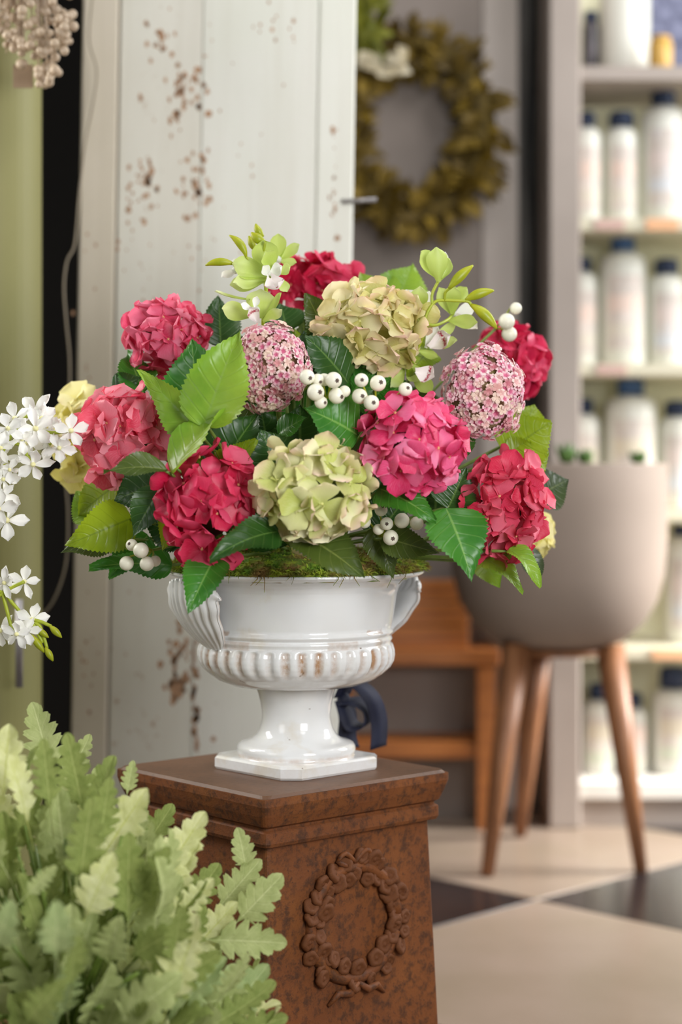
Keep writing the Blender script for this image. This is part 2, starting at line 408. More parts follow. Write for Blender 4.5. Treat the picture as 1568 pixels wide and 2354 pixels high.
o = add('bare_patches', rm, door, Md); o['kind'] = 'stuff'; o['label'] = 'rusty brown chips in the paint'
# small metal peg on the door's right edge
pg = addw('peg', *tube([P(785, 463, Zd), P(866, 459, Zd-.0)], .0038, 8), M_['steel'], door)
# white cord down the door's left edge
M_['cord'] = simple('cream_cord', (160, 148, 130), .6)
cpts = [P(x, y, Zd-.035) for x, y in [(214, -20), (205, 90), (222, 160), (215, 230), (196, 330), (182, 450), (172, 560), (154, 600), (147, 660), (152, 740), (160, 830), (158, 950), (150, 1080), (156, 1180), (152, 1290), (128, 1370), (96, 1412), (44, 1425)]]
tag(addw('hanging_cord', *tube(catmull(cpts, 5), .0018, 8), M_['cord']), 'thin cream cord hanging down the left edge of the white door', 'cord')

# ---------------------------------------------------------------- bead cluster, top left
M_['bead'] = simple('pearl_bead', (214, 196, 174), .12, (190, 168, 142), 40, trans=.3)
M_['card'] = simple('kraft_card', (146, 124, 100), .8)
bc = empty('bead_ornament', P(60, 40, 2.5), 'hanging cluster of pearly glass beads in the top left corner', 'ornament')
bv, bf = ball((0, 0, 0), 1, 10, 7); bm = mesh('bead', bv, bf, M_['bead'])
rb = random.Random(5); cnt = 0
while cnt < 290:
    x, y = rb.uniform(-50, 172), rb.uniform(-110, 205)
    lim = 172 if y < 60 else 172-(y-60)*.34
    if y > 130 and x < 40: continue
    if y > 90 and x < 12: continue
    if y > 150 and (x < 85 or x > 150): continue
    if x > lim: continue
    d = 2.5+rb.uniform(-.05, .05)
    add('bead', bm, bc, TM(P(x, y, d), Matrix.Identity(3), px(rb.uniform(8, 12.5), d)))
    cnt += 1
cv, cf = [], []
for k in range(26):
    a0 = P(60+rb.uniform(-15, 15), -120, 2.5); b0 = P(rb.uniform(-30, 150), rb.uniform(20, 170), 2.5+rb.uniform(-.03, .03))
    if b0.z < P(0, 120, 2.5).z: b0.x = P(rb.uniform(85, 140), 0, 2.5).x
    cv.append(tube(bez(a0, (b0.x, b0.y, a0.z), b0, 6), .0012, 5))
cv.append(tube([P(60, -120, 2.5), P(60, -520, 2.5)], .002, 6))
v, f = join(cv); o = addw('bead_wires', v, f, M_['bead'], bc); o['kind'] = 'stuff'
addw('price_card', *pxbox(30, 76, 148, 202, 2.54, 2.542), M_['card'], bc, smooth=False)

# ---------------------------------------------------------------- shelves with bottles
Zs = 4.08; Zi = Zs+.30
sx0, sx1 = P(1262, 0, Zs).x, P(1262, 0, Zs).x+1.25
sh = empty('shelf_unit', ((sx0+sx1)/2, Zs+.15, 0), 'pale shop shelving unit with white bottles at the right', 'shelf')
fx = P(1334, 0, Zs).x
addw('side_post', *box(sx0, fx, Zs-.01, Zs+.32, 0, 2.4, .004), M_['frame_taupe'], sh, smooth=False)
addw('side_post', *box(sx1-.07, sx1, Zs-.01, Zs+.32, 0, 2.4, .004), M_['frame_taupe'], sh, smooth=False)
addw('back_panel', *box(fx, sx1-.07, Zs+.305, Zs+.32, .06, 2.4), M_['shelf_back'], sh, smooth=False)
def zpx(y, Z=Zs): return HC-(y-1080)*Z/F
shelf_tops = []
M_['shelf_edge'] = simple('cream_shelf_edge', (214, 208, 184), .55)
for (yt, yb, mt) in [(150, 184, 'frame_taupe'), (500, 530, 'shelf_edge'), (836, 864, 'shelf_edge'), (1172, 1200, 'shelf_edge'), (1490, 1518, 'shelf_edge'), (1800, 1838, 'shelf_white')]:
    addw('shelf', *box(fx, sx1-.07, Zs+.005, Zs+.305, zpx(yb), zpx(yt), .002), M_[mt], sh, smooth=False)
addw('base_panel', *box(fx, sx1-.07, Zs+.02, Zs+.04, 0, zpx(1838)), M_['frame_taupe'], sh, smooth=False)
M_['tag_orange'] = simple('orange_price_strip', (232, 178, 134), .6); M_['tag_pink'] = simple('pink_price_strip', (206, 172, 160), .6)
for (x0, x1, y0, y1, m) in [(1368, 1436, 503, 528, 'tag_pink'), (1486, 1560, 502, 529, 'tag_orange'), (1372, 1440, 838, 862, 'tag_pink'), (1500, 1590, 1492, 1516, 'tag_orange')]:
    a = P(x0, y0, Zs); b = P(x1, y1, Zs)
    addw('price_strip', *box(a.x, b.x, Zs, Zs+.005, b.z, a.z), M_[m], sh, smooth=False)
M_['bottle'] = simple('white_plastic', (226, 226, 216), .35)
M_['cap'] = simple('navy_cap', (26, 44, 74), .4); M_['cap_blue'] = simple('blue_cap', (62, 96, 138), .4)
def label_mat(name, c1, c2, c3):
    t = NT(name); uv = t.sep('Object')
    c = t.mix(t.rng(t.noise(40, 3, stretch=(1, 1, .4)), .5, .6), (208, 198, 190), c1)
    c = t.mix(t.rng(t.math('ABSOLUTE', t.math('SUBTRACT', uv[2], .02)), .022, .016), c, c2)
    c = t.mix(t.rng(t.math('ABSOLUTE', t.math('ADD', uv[2], .04)), .016, .012), c, c3)
    return t.done(c, .6)
LM = [label_mat('bottle_label_pink', (226, 214, 206), (228, 206, 194), (218, 210, 196)), label_mat('bottle_label_grey', (216, 212, 212), (220, 206, 200), (208, 210, 214)),
      label_mat('bottle_label_green', (222, 216, 204), (216, 206, 186), (208, 214, 194))]
def bottle(x0, x1, ytop, ybase, capw, capy, label, cm='cap', lm=0, Z=4.22, tilt=0):
    """bottle between two pixel columns; ybase = shelf row it stands on at the shelf front"""
    zb = zpx(ybase)+.0005; c = P((x0+x1)/2, 0, Z).x; r = px((x1-x0)/2, Z); zt = HC-(ytop-1080)*Z/F; hh = zt-zb
    b = empty('bottle', (c, Z, zb), label, 'bottle', 'white bottles on the shelves')
    prof = [(r*.9, 0), (r, .008), (r, hh*.86), (r*.96, hh*.92), (r*.75, hh*.97), (r*.4, hh*.995), (r*.3, hh)]
    b0 = addw('body', *lathe(prof, 28, (c, Z, zb)), M_['bottle'], b, at=(c, Z, zb))
    cw = px(capw/2, Z); ch = zt-(HC-(capy-1080)*Z/F); ch = abs(ch)
    addw('cap', *lathe([(cw, 0), (cw, ch*.75), (cw*.85, ch*.95), (cw*.6, ch)], 20, (c, Z, zt-.001)), M_[cm], b, at=(c, Z, zt))
    lv, lf = [], []
    for k in range(13):
        a = -pi/2-.85+1.7*k/12
        for q in (.14, .78): lv.append((c+(r+.0008)*cos(a), Z+(r+.0008)*sin(a), zb+hh*q))
    for k in range(12): lf.append([2*k, 2*k+2, 2*k+3, 2*k+1])
    addw('label', lv, lf, LM[lm], b)
B = [(1318, 1383, 292, 500, 36, 256, 'small white bottle at the left end of the second shelf from the top'),
     (1392, 1466, 292, 500, 58, 256, 'white bottle in the middle of the second shelf from the top'),
     (1474, 1576, 244, 500, 56, 204, 'tall white bottle with navy cap on the second shelf from the top'),
     (1306, 1374, 624, 836, 40, 590, 'small white bottle at the left end of the third shelf from the top'),
     (1380, 1484, 578, 836, 56, 540, 'tall white bottle with blue cap on the third shelf from the top'),
     (1490, 1574, 630, 836, 56, 594, 'white bottle right of the tall one on the third shelf from the top'),
     (1306, 1380, 950, 1172, 42, 914, 'white bottle rising behind the left rim of the big planter'),
     (1392, 1508, 908, 1172, 62, 868, 'broad white bottle with blue cap rising behind the middle of the big planter'),
     (1516, 1596, 956, 1172, 56, 920, 'white bottle with navy cap just right of the big planter rim'),
     (1530, 1610, 1230, 1490, 50, 1205, 'white bottle standing right of the big planter bowl'),
     (1338, 1412, 1606, 1800, 40, 1568, 'white bottle on the bottom shelf between the planter legs'),
     (1424, 1488, 1624, 1800, 40, 1590, 'white bottle on the bottom shelf behind the right planter leg'),
     (1500, 1598, 1580, 1800, 66, 1530, 'large white bottle on the bottom shelf right of the planter legs')]
for i, b in enumerate(B): bottle(*b, cm='cap_blue' if i in (4, 7) else 'cap', lm=(0, 0, 1, 0, 0, 1, 2, 2, 1, 1, 2, 0, 2)[i])
# top shelf goods
M_['navy_pack'] = simple('navy_printed_box', (58, 62, 92), .5, (128, 132, 160), 34)
M_['dark_glass'] = simple('dark_grey_glass', (60, 56, 60), .2, (96, 90, 96), 30)
M_['gold'] = simple('mustard_tin', (212, 168, 84), .35)
def jar(name, x0, x1, yt, yb, m, label, cat, Z=4.2, lid=None):
    zb = zpx(yb)+.0005; zt = HC-(yt-1080)*Z/F; c = P((x0+x1)/2, 0, Z).x; r = px((x1-x0)/2, Z)
    b = empty(name, (c, Z, zb), label, cat)
    addw('body', *lathe([(r*.94, 0), (r, .006), (r, (zt-zb)*.8), (r*.8, (zt-zb)*.86)], 24, (c, Z, zb)), m, b)
    addw('lid', *lathe([(r*.84, (zt-zb)*.86), (r*.84, (zt-zb)), (r*.7, (zt-zb)+.002)], 24, (c, Z, zb)), M_[lid or 'cap'], b)
jar('candle_jar', 1340, 1378, 30, 150, M_['dark_glass'], 'dark grey jar at the left end of the top shelf', 'jar', 4.24)
jar('white_canister', 1380, 1494, -60, 150, M_['bottle'], 'large bright white canister on the top shelf', 'canister', 4.24, 'shelf_white')
jar('gold_tin', 1492, 1546, 86, 150, M_['gold'], 'small mustard gold tin in front on the top shelf', 'tin', 4.13, 'gold')
a = P(1486, 0, 4.32); b_ = P(1600, 0, 4.32)
bx_ = empty('gift_box', ((a.x+b_.x)/2, 4.33, zpx(150)), 'dark navy patterned box at the back of the top shelf', 'box')
addw('carton', *box(a.x, b_.x, 4.31, 4.37, zpx(150)+.0005, zpx(-90), .002), M_['navy_pack'], bx_, smooth=False)
addw('carton_lid', *box(a.x-.002, b_.x+.002, 4.308, 4.372, zpx(-90), zpx(-120), .002), M_['cap'], bx_, smooth=False)

# ---------------------------------------------------------------- big planter on wooden legs
M_['planter'] = simple('taupe_matt_planter', (154, 138, 126), .75, (148, 133, 121), 4)
M_['walnut'] = None
t = NT('warm_walnut'); g = t.noise(9, 4, .6, stretch=(6, 6, .5)); M_['walnut'] = t.done(t.mix(t.rng(g, .35, .65), (158, 108, 72), (126, 82, 52)), .45)
t = NT('golden_oak'); g = t.noise(8, 4, .6, stretch=(.5, 6, 6)); M_['oak'] = t.done(t.mix(t.rng(g, .35, .65), (172, 104, 44), (140, 80, 32)), .5)
Zp = 3.76; pc = P(1282, 0, Zp); pc.z = 0
pl = empty('planter', pc, 'large round taupe planter on splayed wooden legs behind the flowers', 'planter')
def zp(y): return HC-(y-1080)*Zp/F
R0 = px(249, Zp)
prof = [(px(100, Zp), zp(1486)), (px(150, Zp), zp(1470)), (px(196, Zp), zp(1430)), (px(226, Zp), zp(1380)), (px(242, Zp), zp(1320)), (R0, zp(1240)), (R0*1.004, zp(1150)), (R0*1.005, zp(1070)), (R0, zp(1066)), (R0*.94, zp(1066)), (R0*.93, zp(1072)), (R0*.92, zp(1110))]
addw('bowl', *lathe(prof, 64, (pc.x, Zp, 0), close_top=False), M_['planter'], pl)
M_['soil'] = simple('dark_soil', (60, 46, 34), .95, (92, 74, 54), 60)
addw('soil', *lathe([(R0*.925, zp(1108)), (R0*.925, zp(1078)), (R0*.8, zp(1074)), (R0*.3, zp(1066)), (.004, zp(1064))], 40, (pc.x, Zp, 0), close_top=False), M_['soil'], pl)
addw('leg_ring', *lathe([(px(60, Zp), zp(1500)), (px(125, Zp), zp(1500)), (px(125, Zp), zp(1487)), (px(60, Zp), zp(1487))], 36, (pc.x, Zp, 0), close_top=False, close_bot=False), M_['walnut'], pl)
for (tx, ty, bx, Zt, Zf) in [(1188, 1492, 1120, 3.68, 3.60), (1236, 1492, 1196, 3.86, 3.99), (1402, 1492, 1474, 3.70, 3.63)]:
    a = P(tx, 1484, Zt); b = P(bx, 0, Zf); b.z = 0
    b.z = .001
    addw('leg', *tube([a, a.lerp(b, .5), b], [px(33, Zp), px(25, Zp), px(15, Zp)], 14), M_['walnut'], pl)
# succulents in the planter
M_['succ'] = simple('succulent_green', (60, 96, 44), .5, (96, 130, 60), 30, trans=.1)
for (cx, nn, hh, lab) in [(1302, 9, 62, 'spiky green succulent at the left of the big planter'), (1345, 7, 46, 'small upright succulent beside the spiky one in the big planter'), (1468, 12, 40, 'low bushy succulent at the right of the big planter')]:
    base = P(cx, 1072, Zp-.06)
    s_ = empty('succulent', base, lab, 'succulent')
    for k in range(nn):
        a = 2*pi*k/nn+.3; el = .55+.4*((k*7) % 5)/5
        d = Vector((cos(a)*cos(el+.35), sin(a)*cos(el+.35), sin(el+.35)+.2)).normalized(); L = px(hh, Zp)*(.75+.3*((k*3) % 4)/4)
        addw('leaf', *tube([base, base+d*L*.4, base+d*L*.8, base+d*L], [.004, .0075, .005, .0006], 8), M_['succ'], s_)

# ---------------------------------------------------------------- oak side table with crate, behind
Zt_ = 4.05
tb = empty('side_table', (P(980, 0, Zt_).x, Zt_+.1, 0), 'golden oak side table with lower shelf behind the planter legs', 'table')
x0, x1 = P(760, 0, Zt_).x, P(1150, 0, Zt_).x
addw('tabletop', *box(x0, x1, Zt_, Zt_+.32, zpx(1530, Zt_), zpx(1494, Zt_), .003), M_['oak'], tb, smooth=False)
addw('lower_shelf', *box(x0+.03, x1-.03, Zt_+.01, Zt_+.31, zpx(1746, Zt_), zpx(1706, Zt_), .003), M_['oak'], tb, smooth=False)
for lx in (x0+.01, x1-.05):
    for ly in (Zt_+.005, Zt_+.275):
        addw('leg', *box(lx, lx+.04, ly, ly+.04, 0.0005, zpx(1530, Zt_)), M_['oak'], tb, smooth=False)
cr = empty('wooden_crate', (P(985, 0, 4.1).x, 4.2, zpx(1494, Zt_)), 'orange-brown wooden crate standing on the oak side table', 'crate')
cx0, cx1 = P(880, 0, 4.08).x, P(1078, 0, 4.08).x; zb = zpx(1494, Zt_)+.0005
for k in range(3):
    za = zb+k*.052
    addw('slat', *box(cx0, cx1, 4.08, 4.095, za, za+.048, .002), M_['oak'], cr, smooth=False)
    addw('slat', *box(cx0, cx1, 4.30, 4.315, za, za+.048, .002), M_['oak'], cr, smooth=False)
    for xx in (cx0, cx1-.012): addw('slat', *box(xx, xx+.012, 4.0955, 4.2995, za, za+.048, .002), M_['oak'], cr, smooth=False)
addw('bottom', *box(cx0+.013, cx1-.013, 4.096, 4.299, zb, zb+.01), M_['oak'], cr, smooth=False)
M_['dark_wood'] = simple('dark_brown_board', (74, 58, 48), .7, (60, 48, 40), 6)
M_['pleat'] = simple('grey_brown_board', (104, 94, 88), .8, (90, 82, 76), 6)
kind(addw('trim_3', *box(P(900, 0, 4.5).x, P(1200, 0, 4.5).x, 4.56, 4.6, 0, .3), M_['dark_wood'], smooth=False))

# ---------------------------------------------------------------- wreath on the grey wall
Zw = 4.165
wc = P(950, 300, Zw)
wr = empty('wreath', wc, 'large moss and leaf wreath in mustard brown hanging on the grey wall', 'wreath')
kind(addw('trim_4', *box(P(760, 0, 4.2).x, P(1106, 0, 4.2).x, 4.2, 4.24, 0, 2.6), M_['wall_grey'], smooth=False))
RXo, RZo = px(158, Zw), px(190, Zw)
ring = [wc+Vector((RXo*cos(a), 0, RZo*sin(a))) for a in [2*pi*k/48 for k in range(49)]]
M_['moss_brown'] = simple('brown_moss', (70, 56, 16), .9, (96, 78, 22), 40)
t = NT('mustard_leaf'); r = t.rand(); M_['mustard'] = t.done(t.mix(r, (84, 66, 14), (138, 112, 28)), .7, trans=.2)
addw('ring_base', *tube(ring, px(34, Zw), 12), M_['moss_brown'], wr)
def simple_leaf(w=.5, nu=8, nv=4, lift=.25, wav=0.1, ph=0):
    v, f, uv = [], [], []
    for i in range(nu+1):
        u = i/nu; h = w/2*max(sin(pi*min(1, u*.97+.015)**.85), .02)
        for j in range(nv+1):
            q = 2*j/nv-1
            v.append((u, q*h, lift*u*u*-1+.25*abs(q)*h+wav*sin(5*u+ph+q)*abs(q)*h)); uv.append((u, q))
    for i in range(nu):
        for j in range(nv):
            a = i*(nv+1)+j; f.append([a, a+nv+1, a+nv+2, a+1])
    return v, f, uv
sl = []
for k in range(3):
    v, f, uv = simple_leaf(.55, lift=.2+.2*k, ph=k); sl.append(mesh('leaf', v, f, M_['mustard'], uv))
rw = random.Random(11)
for k in range(290):
    a = rw.uniform(0, 2*pi); b = rw.uniform(0, 2*pi); rr0 = px(34, Zw)
    rad = Vector((cos(a), 0, sin(a)))
    base = wc+Vector((RXo*cos(a), 0, RZo*sin(a)))+rad*rr0*cos(b)+Vector((0, -abs(sin(b))*rr0, 0))
    d = (rad*cos(b)+Vector((0, -abs(sin(b)), 0))+Vector((rw.uniform(-.6, .6), rw.uniform(-.4, .1), rw.uniform(-.6, .6)))).normalized()
    add('leaf', sl[k % 3], wr, TM(base, frame(d, Vector((rw.uniform(-.5, .5), -1, rw.uniform(-.5, .8)))), px(rw.uniform(34, 56), Zw)))
# hanging foliage bunch, upper left of the wreath
hb = empty('foliage_bunch', P(835, 60, 3.75), 'yellow-green foliage bunch with a cream bloom hanging just right of the door top', 'foliage')
t = NT('yellow_green_foliage'); r = t.rand(); M_['yfol'] = t.done(t.mix(r, (92, 94, 16), (150, 152, 40)), .7, trans=.3)
M_['cream'] = petal_mat('cream_petal', (206, 192, 158), (216, 204, 172), (226, 216, 190), None)
yl = []
for k in range(3):
    v, f, uv = simple_leaf(.5, lift=.3+.2*k, ph=k); yl.append(mesh('leaf', v, f, M_['yfol'], uv))
for k in range(90):
    p = P(rw.uniform(790, 872), rw.uniform(-60, 125), 3.75+rw.uniform(-.03, .03))
    add('leaf', yl[k % 3], hb, TM(p, frame((rw.uniform(-1, 1), rw.uniform(-1, .2), rw.uniform(-1, .5)), (0, -1, .3)), px(rw.uniform(36, 60), 3.75)))
for k in range(12):
    p = P(rw.uniform(850, 935), rw.uniform(120, 165), 3.72)
    v, f, uv = simple_leaf(.8, lift=.3); 
    if k == 0: cm = mesh('petal', v, f, M_['cream'], uv)
    add('petal', cm, hb, TM(p, frame((rw.uniform(-1, 1), -.3, rw.uniform(-1, 1)), (0, -1, .3)), px(rw.uniform(30, 46), 3.75)))
addw('stem', *tube([P(835, -260, 3.75), P(838, 0, 3.75), P(860, 110, 3.75)], .006, 8), M_['stem'], hb)
# ---------------------------------------------------------------- rust-brown pedestal
t = NT('weathered_rust_terracotta')
n1 = t.noise(5, 5, .6); n2 = t.noise(75, 6, .7); n3 = t.noise(200, 3, .6)
c = t.mix(t.rng(n1, .35, .65), (126, 74, 36), (100, 56, 30)); c = t.mix(t.math('MULTIPLY', t.rng(n1, .55, .7), .5), c, (152, 94, 38))
c = t.mix(t.math('MULTIPLY', t.rng(n2, .47, .62), .8), c, (66, 42, 28)); c = t.mix(t.math('MULTIPLY', t.rng(n3, .58, .72), .6), c, (46, 32, 26))
t.bump(t.math('ADD', n2, t.math('MULTIPLY', n3, .5)), .35, .003); M_['rustclay'] = t.done(c, .62, spec=.3)
t = NT('greyer_pedestal_top'); n1 = t.noise(7, 5, .6)  # top face in a greyer brown than the sides
c = t.mix(t.rng(n1, .35, .65), (112, 80, 58), (94, 66, 48)); c = t.mix(t.math('MULTIPLY', t.rng(t.noise(120, 4), .55, .72), .5), c, (64, 50, 40)); t.bump(t.noise(120, 4), .2, .002)
M_['claytop'] = t.done(c, .5, spec=.4)
PC = Vector(((648-784)*2.24/F, 2.24, 0)); phi = math.radians(-3.5)
prot = Matrix.Rotation(phi-pi/4, 4, 'Z')
def sqring(rc, z, fl_=.005, m=4):
    s = rc/math.sqrt(2); out = []
    for q in range(4):
        cx, cy = [(1, 1), (-1, 1), (-1, -1), (1, -1)][q]
        for k in range(m+1):
            a = pi/2*q+pi/2*k/m
            out.append((cx*(s-fl_)+fl_*cos(a), cy*(s-fl_)+fl_*sin(a), z))
    return out
def loft(rings, cap=True):
    v = []; f = []; n = len(rings[0])
    for r_ in rings: v += r_
    for i in range(len(rings)-1):
        for k in range(n): f.append([i*n+k, i*n+(k+1) % n, (i+1)*n+(k+1) % n, (i+1)*n+k])
    if cap: f.append(list(range(n))[::-1]); f.append([(len(rings)-1)*n+k for k in range(n)])
    return v, f
def place(vf, M, name, mat, parent, smooth=False, **k):
    v, f = vf; c = sum((Vector(p) for p in v), Vector())/len(v)
    return add(name, mesh(name, [Vector(p)-c for p in v], f, mat, smooth=smooth, **k), parent, M @ Matrix.Translation(c))
MP = Matrix.Translation(PC) @ prot
ped = empty('pedestal', PC, 'rust-brown square pedestal with a moulded oval wreath, standing under the white urn', 'pedestal')
T = .435
def o_(name, prof, mat): return place(loft([sqring(r, z, fl_) for r, z, fl_ in prof]), MP, name, mat, ped)
place(loft([sqring(.2035, T-.0035, .008), sqring(.2, T, .010)], cap=True), MP, 'top_face', M_['claytop'], ped)
o_('cornice', [(.178, T-.0615, .006), (.192, T-.0600, .006), (.1945, T-.056, .006), (.194, T-.044, .006), (.189, T-.0415, .006), (.189, T-.039, .006), (.196, T-.036, .008), (.203, T-.024, .009), (.2075, T-.012, .009), (.207, T-.0036, .008)], M_['rustclay'])
def sh_r(z): return .1805+(T-.062-z)*.052
o_('shaft', [(sh_r(.09), .09, .006), (sh_r(.2), .2, .006), (sh_r(.3), .3, .006), (sh_r(T-.062), T-.062, .006)], M_['rustclay'])
o_('plinth', [(.25, 0.0005, .008), (.25, .05, .008), (.24, .058, .01), (.222, .066, .01), (.218, .078, .01), (.204, .0895, .008)], M_['rustclay'])
# wreath in relief on the right-hand face
ang = phi-pi/4
nrm = Vector((cos(ang), sin(ang), 0)); tan_ = Vector((-sin(ang), cos(ang), 0))
def facept(u, z, out=0): return PC+nrm*(sh_r(z)/math.sqrt(2)+out)+tan_*u+Vector((0, 0, z))
ruc, rzc, ra, rbb = 0.0, .270, .067, .065
ringp = [facept(ruc+ra*cos(2*pi*k/40), rzc+rbb*sin(2*pi*k/40), .001) for k in range(41)]
wrl = addw('wreath_relief', *tube(ringp, .0075, 8), M_['rustclay'], ped)
def ros(seed):
    r_ = random.Random(seed)
    return lathe([(.25, -.2), (.85, 0), (1, .3), (.9, .62), (.55, .68), (.42, .5), (.3, .56), (.12, .66)], 20, fn=lambda i, a: (.16*abs(sin(2.5*a+seed)) if 0 < i < 5 else 0)*(1 if i < 4 else .5)-.06*(i > 0))
rosm = [mesh('rosette', *ros(k), M_['rustclay']) for k in range(3)]
rq = random.Random(21)
for k in range(50):
    a = 2*pi*k/25+rq.uniform(-.1, .1); q = (1.12 if k < 25 else .86)+rq.uniform(-.08, .08)
    u, z = ruc+ra*q*cos(a), rzc+rbb*q*sin(a)
    if abs(sin(a)) > .9 and sin(a) < 0 and k % 2: continue
    z3 = (nrm+tan_*rq.uniform(-.5, .5)+Vector((0, 0, rq.uniform(-.5, .5)))).normalized()
    add('rosette', rosm[k % 3], wrl, TM(facept(u, z, .002), frame(z3.orthogonal(), z3), rq.uniform(.008, .0125)))
for s_ in (-1, 1):   # bow tails and loops below the wreath
    addw('ribbon_tail', *tube([facept(0, rzc-rbb-.004, .006), facept(s_*.014, rzc-rbb-.014, .007), facept(s_*.03, rzc-rbb-.012, .005), facept(s_*.044, rzc-rbb-.024, .002)], [.003, .005, .0045, .002], 8), M_['rustclay'], wrl)
    addw('ribbon_loop', *tube(catmull([facept(0, rzc+rbb+.006, .005), facept(s_*.016, rzc+rbb+.018, .007), facept(s_*.026, rzc+rbb+.01, .005), facept(s_*.012, rzc+rbb+.002, .006)], 3), .0032, 7), M_['rustclay'], wrl)

# ---------------------------------------------------------------- white urn
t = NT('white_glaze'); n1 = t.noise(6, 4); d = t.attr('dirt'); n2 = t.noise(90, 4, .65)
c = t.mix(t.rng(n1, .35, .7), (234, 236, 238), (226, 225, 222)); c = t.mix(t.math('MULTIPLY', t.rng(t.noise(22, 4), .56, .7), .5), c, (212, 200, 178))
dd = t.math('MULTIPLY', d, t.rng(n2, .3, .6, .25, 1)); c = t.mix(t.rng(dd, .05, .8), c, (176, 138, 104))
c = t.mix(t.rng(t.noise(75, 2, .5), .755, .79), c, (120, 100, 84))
t.bump(t.noise(16, 3), .06, .004); M_['glaze'] = t.done(c, .12, spec=.5, coat=.4)
UX = (681-784)*2.24/F; UC = Vector((UX, 2.24, 0))
urn = empty('urn', UC+Vector((0, 0, T)), 'glossy white footed urn with fluted bowl and shell handles, standing on the pedestal', 'urn')
NS = 304
prof = [(.048, .5365), (.058, .5368), (.082, .539), (.097, .545), (.108, .553), (.1155, .560), (.1195, .567), (.1210, .574), (.1208, .581), (.1190, .587), (.1165, .590), (.1175, .5925), (.1185, .5945), (.1175, .597), (.1160, .5985), (.1185, .601), (.1200, .6035), (.1185, .606), (.1170, .608), (.1188, .616), (.1205, .628), (.122, .640), (.1235, .650), (.126, .657), (.131, .6635), (.139, .668), (.148, .6705), (.154, .6725), (.1568, .6750), (.1562, .6772), (.152, .6775), (.146, .6755), (.140, .672), (.130, .664), (.120, .645)]
fine = []
for i in range(len(prof)-1):
    (r0, z0), (r1, z1) = prof[i], prof[i+1]; m = 3 if .545 <= z0 <= .587 else 2
    for k in range(m): fine.append((r0+(r1-r0)*k/m, z0+(z1-z0)*k/m))
fine.append(prof[-1])
NF = 38
rnd = [random.Random(40+k).random() for k in range(NF)]
def flute(z, a):
    if not .553 < z < .5885: return 0
    e = min(1, (z-.553)/.010)*min(1, (.5885-z)/.004)
    return e*max(0, cos(NF*a/2)**2*1.25-.25)**1.0
v, f = lathe(fine, NS, (0, 0, 0), fn=lambda i, a: -.0042*flute(fine[i][1], a)+.0004*sin(3*a+fine[i][1]*60), close_top=False)
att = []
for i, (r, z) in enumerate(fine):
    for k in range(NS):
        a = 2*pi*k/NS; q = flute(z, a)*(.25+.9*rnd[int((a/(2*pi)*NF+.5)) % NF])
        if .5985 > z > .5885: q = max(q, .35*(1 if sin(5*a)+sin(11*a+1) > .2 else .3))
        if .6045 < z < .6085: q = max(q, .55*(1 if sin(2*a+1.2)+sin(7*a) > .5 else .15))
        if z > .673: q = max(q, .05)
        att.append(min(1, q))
M_U = Matrix.Translation(UC)
bowl = add('bowl', mesh('bowl', v, f, M_['glaze'], att=att), urn, M_U)
sp = [(.05, .5375), (.0492, .534), (.0465, .526), (.0438, .515), (.0424, .505), (.042, .499), (.0428, .492), (.0450, .484), (.0485, .4775), (.054, .472), (.061, .4685), (.0675, .467), (.0705, .4655), (.0725, .4625), (.073, .4585), (.0715, .4545), (.072, .452), (.0735, .4505)]
v, f = lathe(sp[::-1], 96, (0, 0, 0), close_top=False, close_bot=False)
add('stem', mesh('stem', v, f, M_['glaze'], att=[0.0 if i//96 not in (0, 1, 2) else .35 for i in range(len(v))]), urn, M_U)
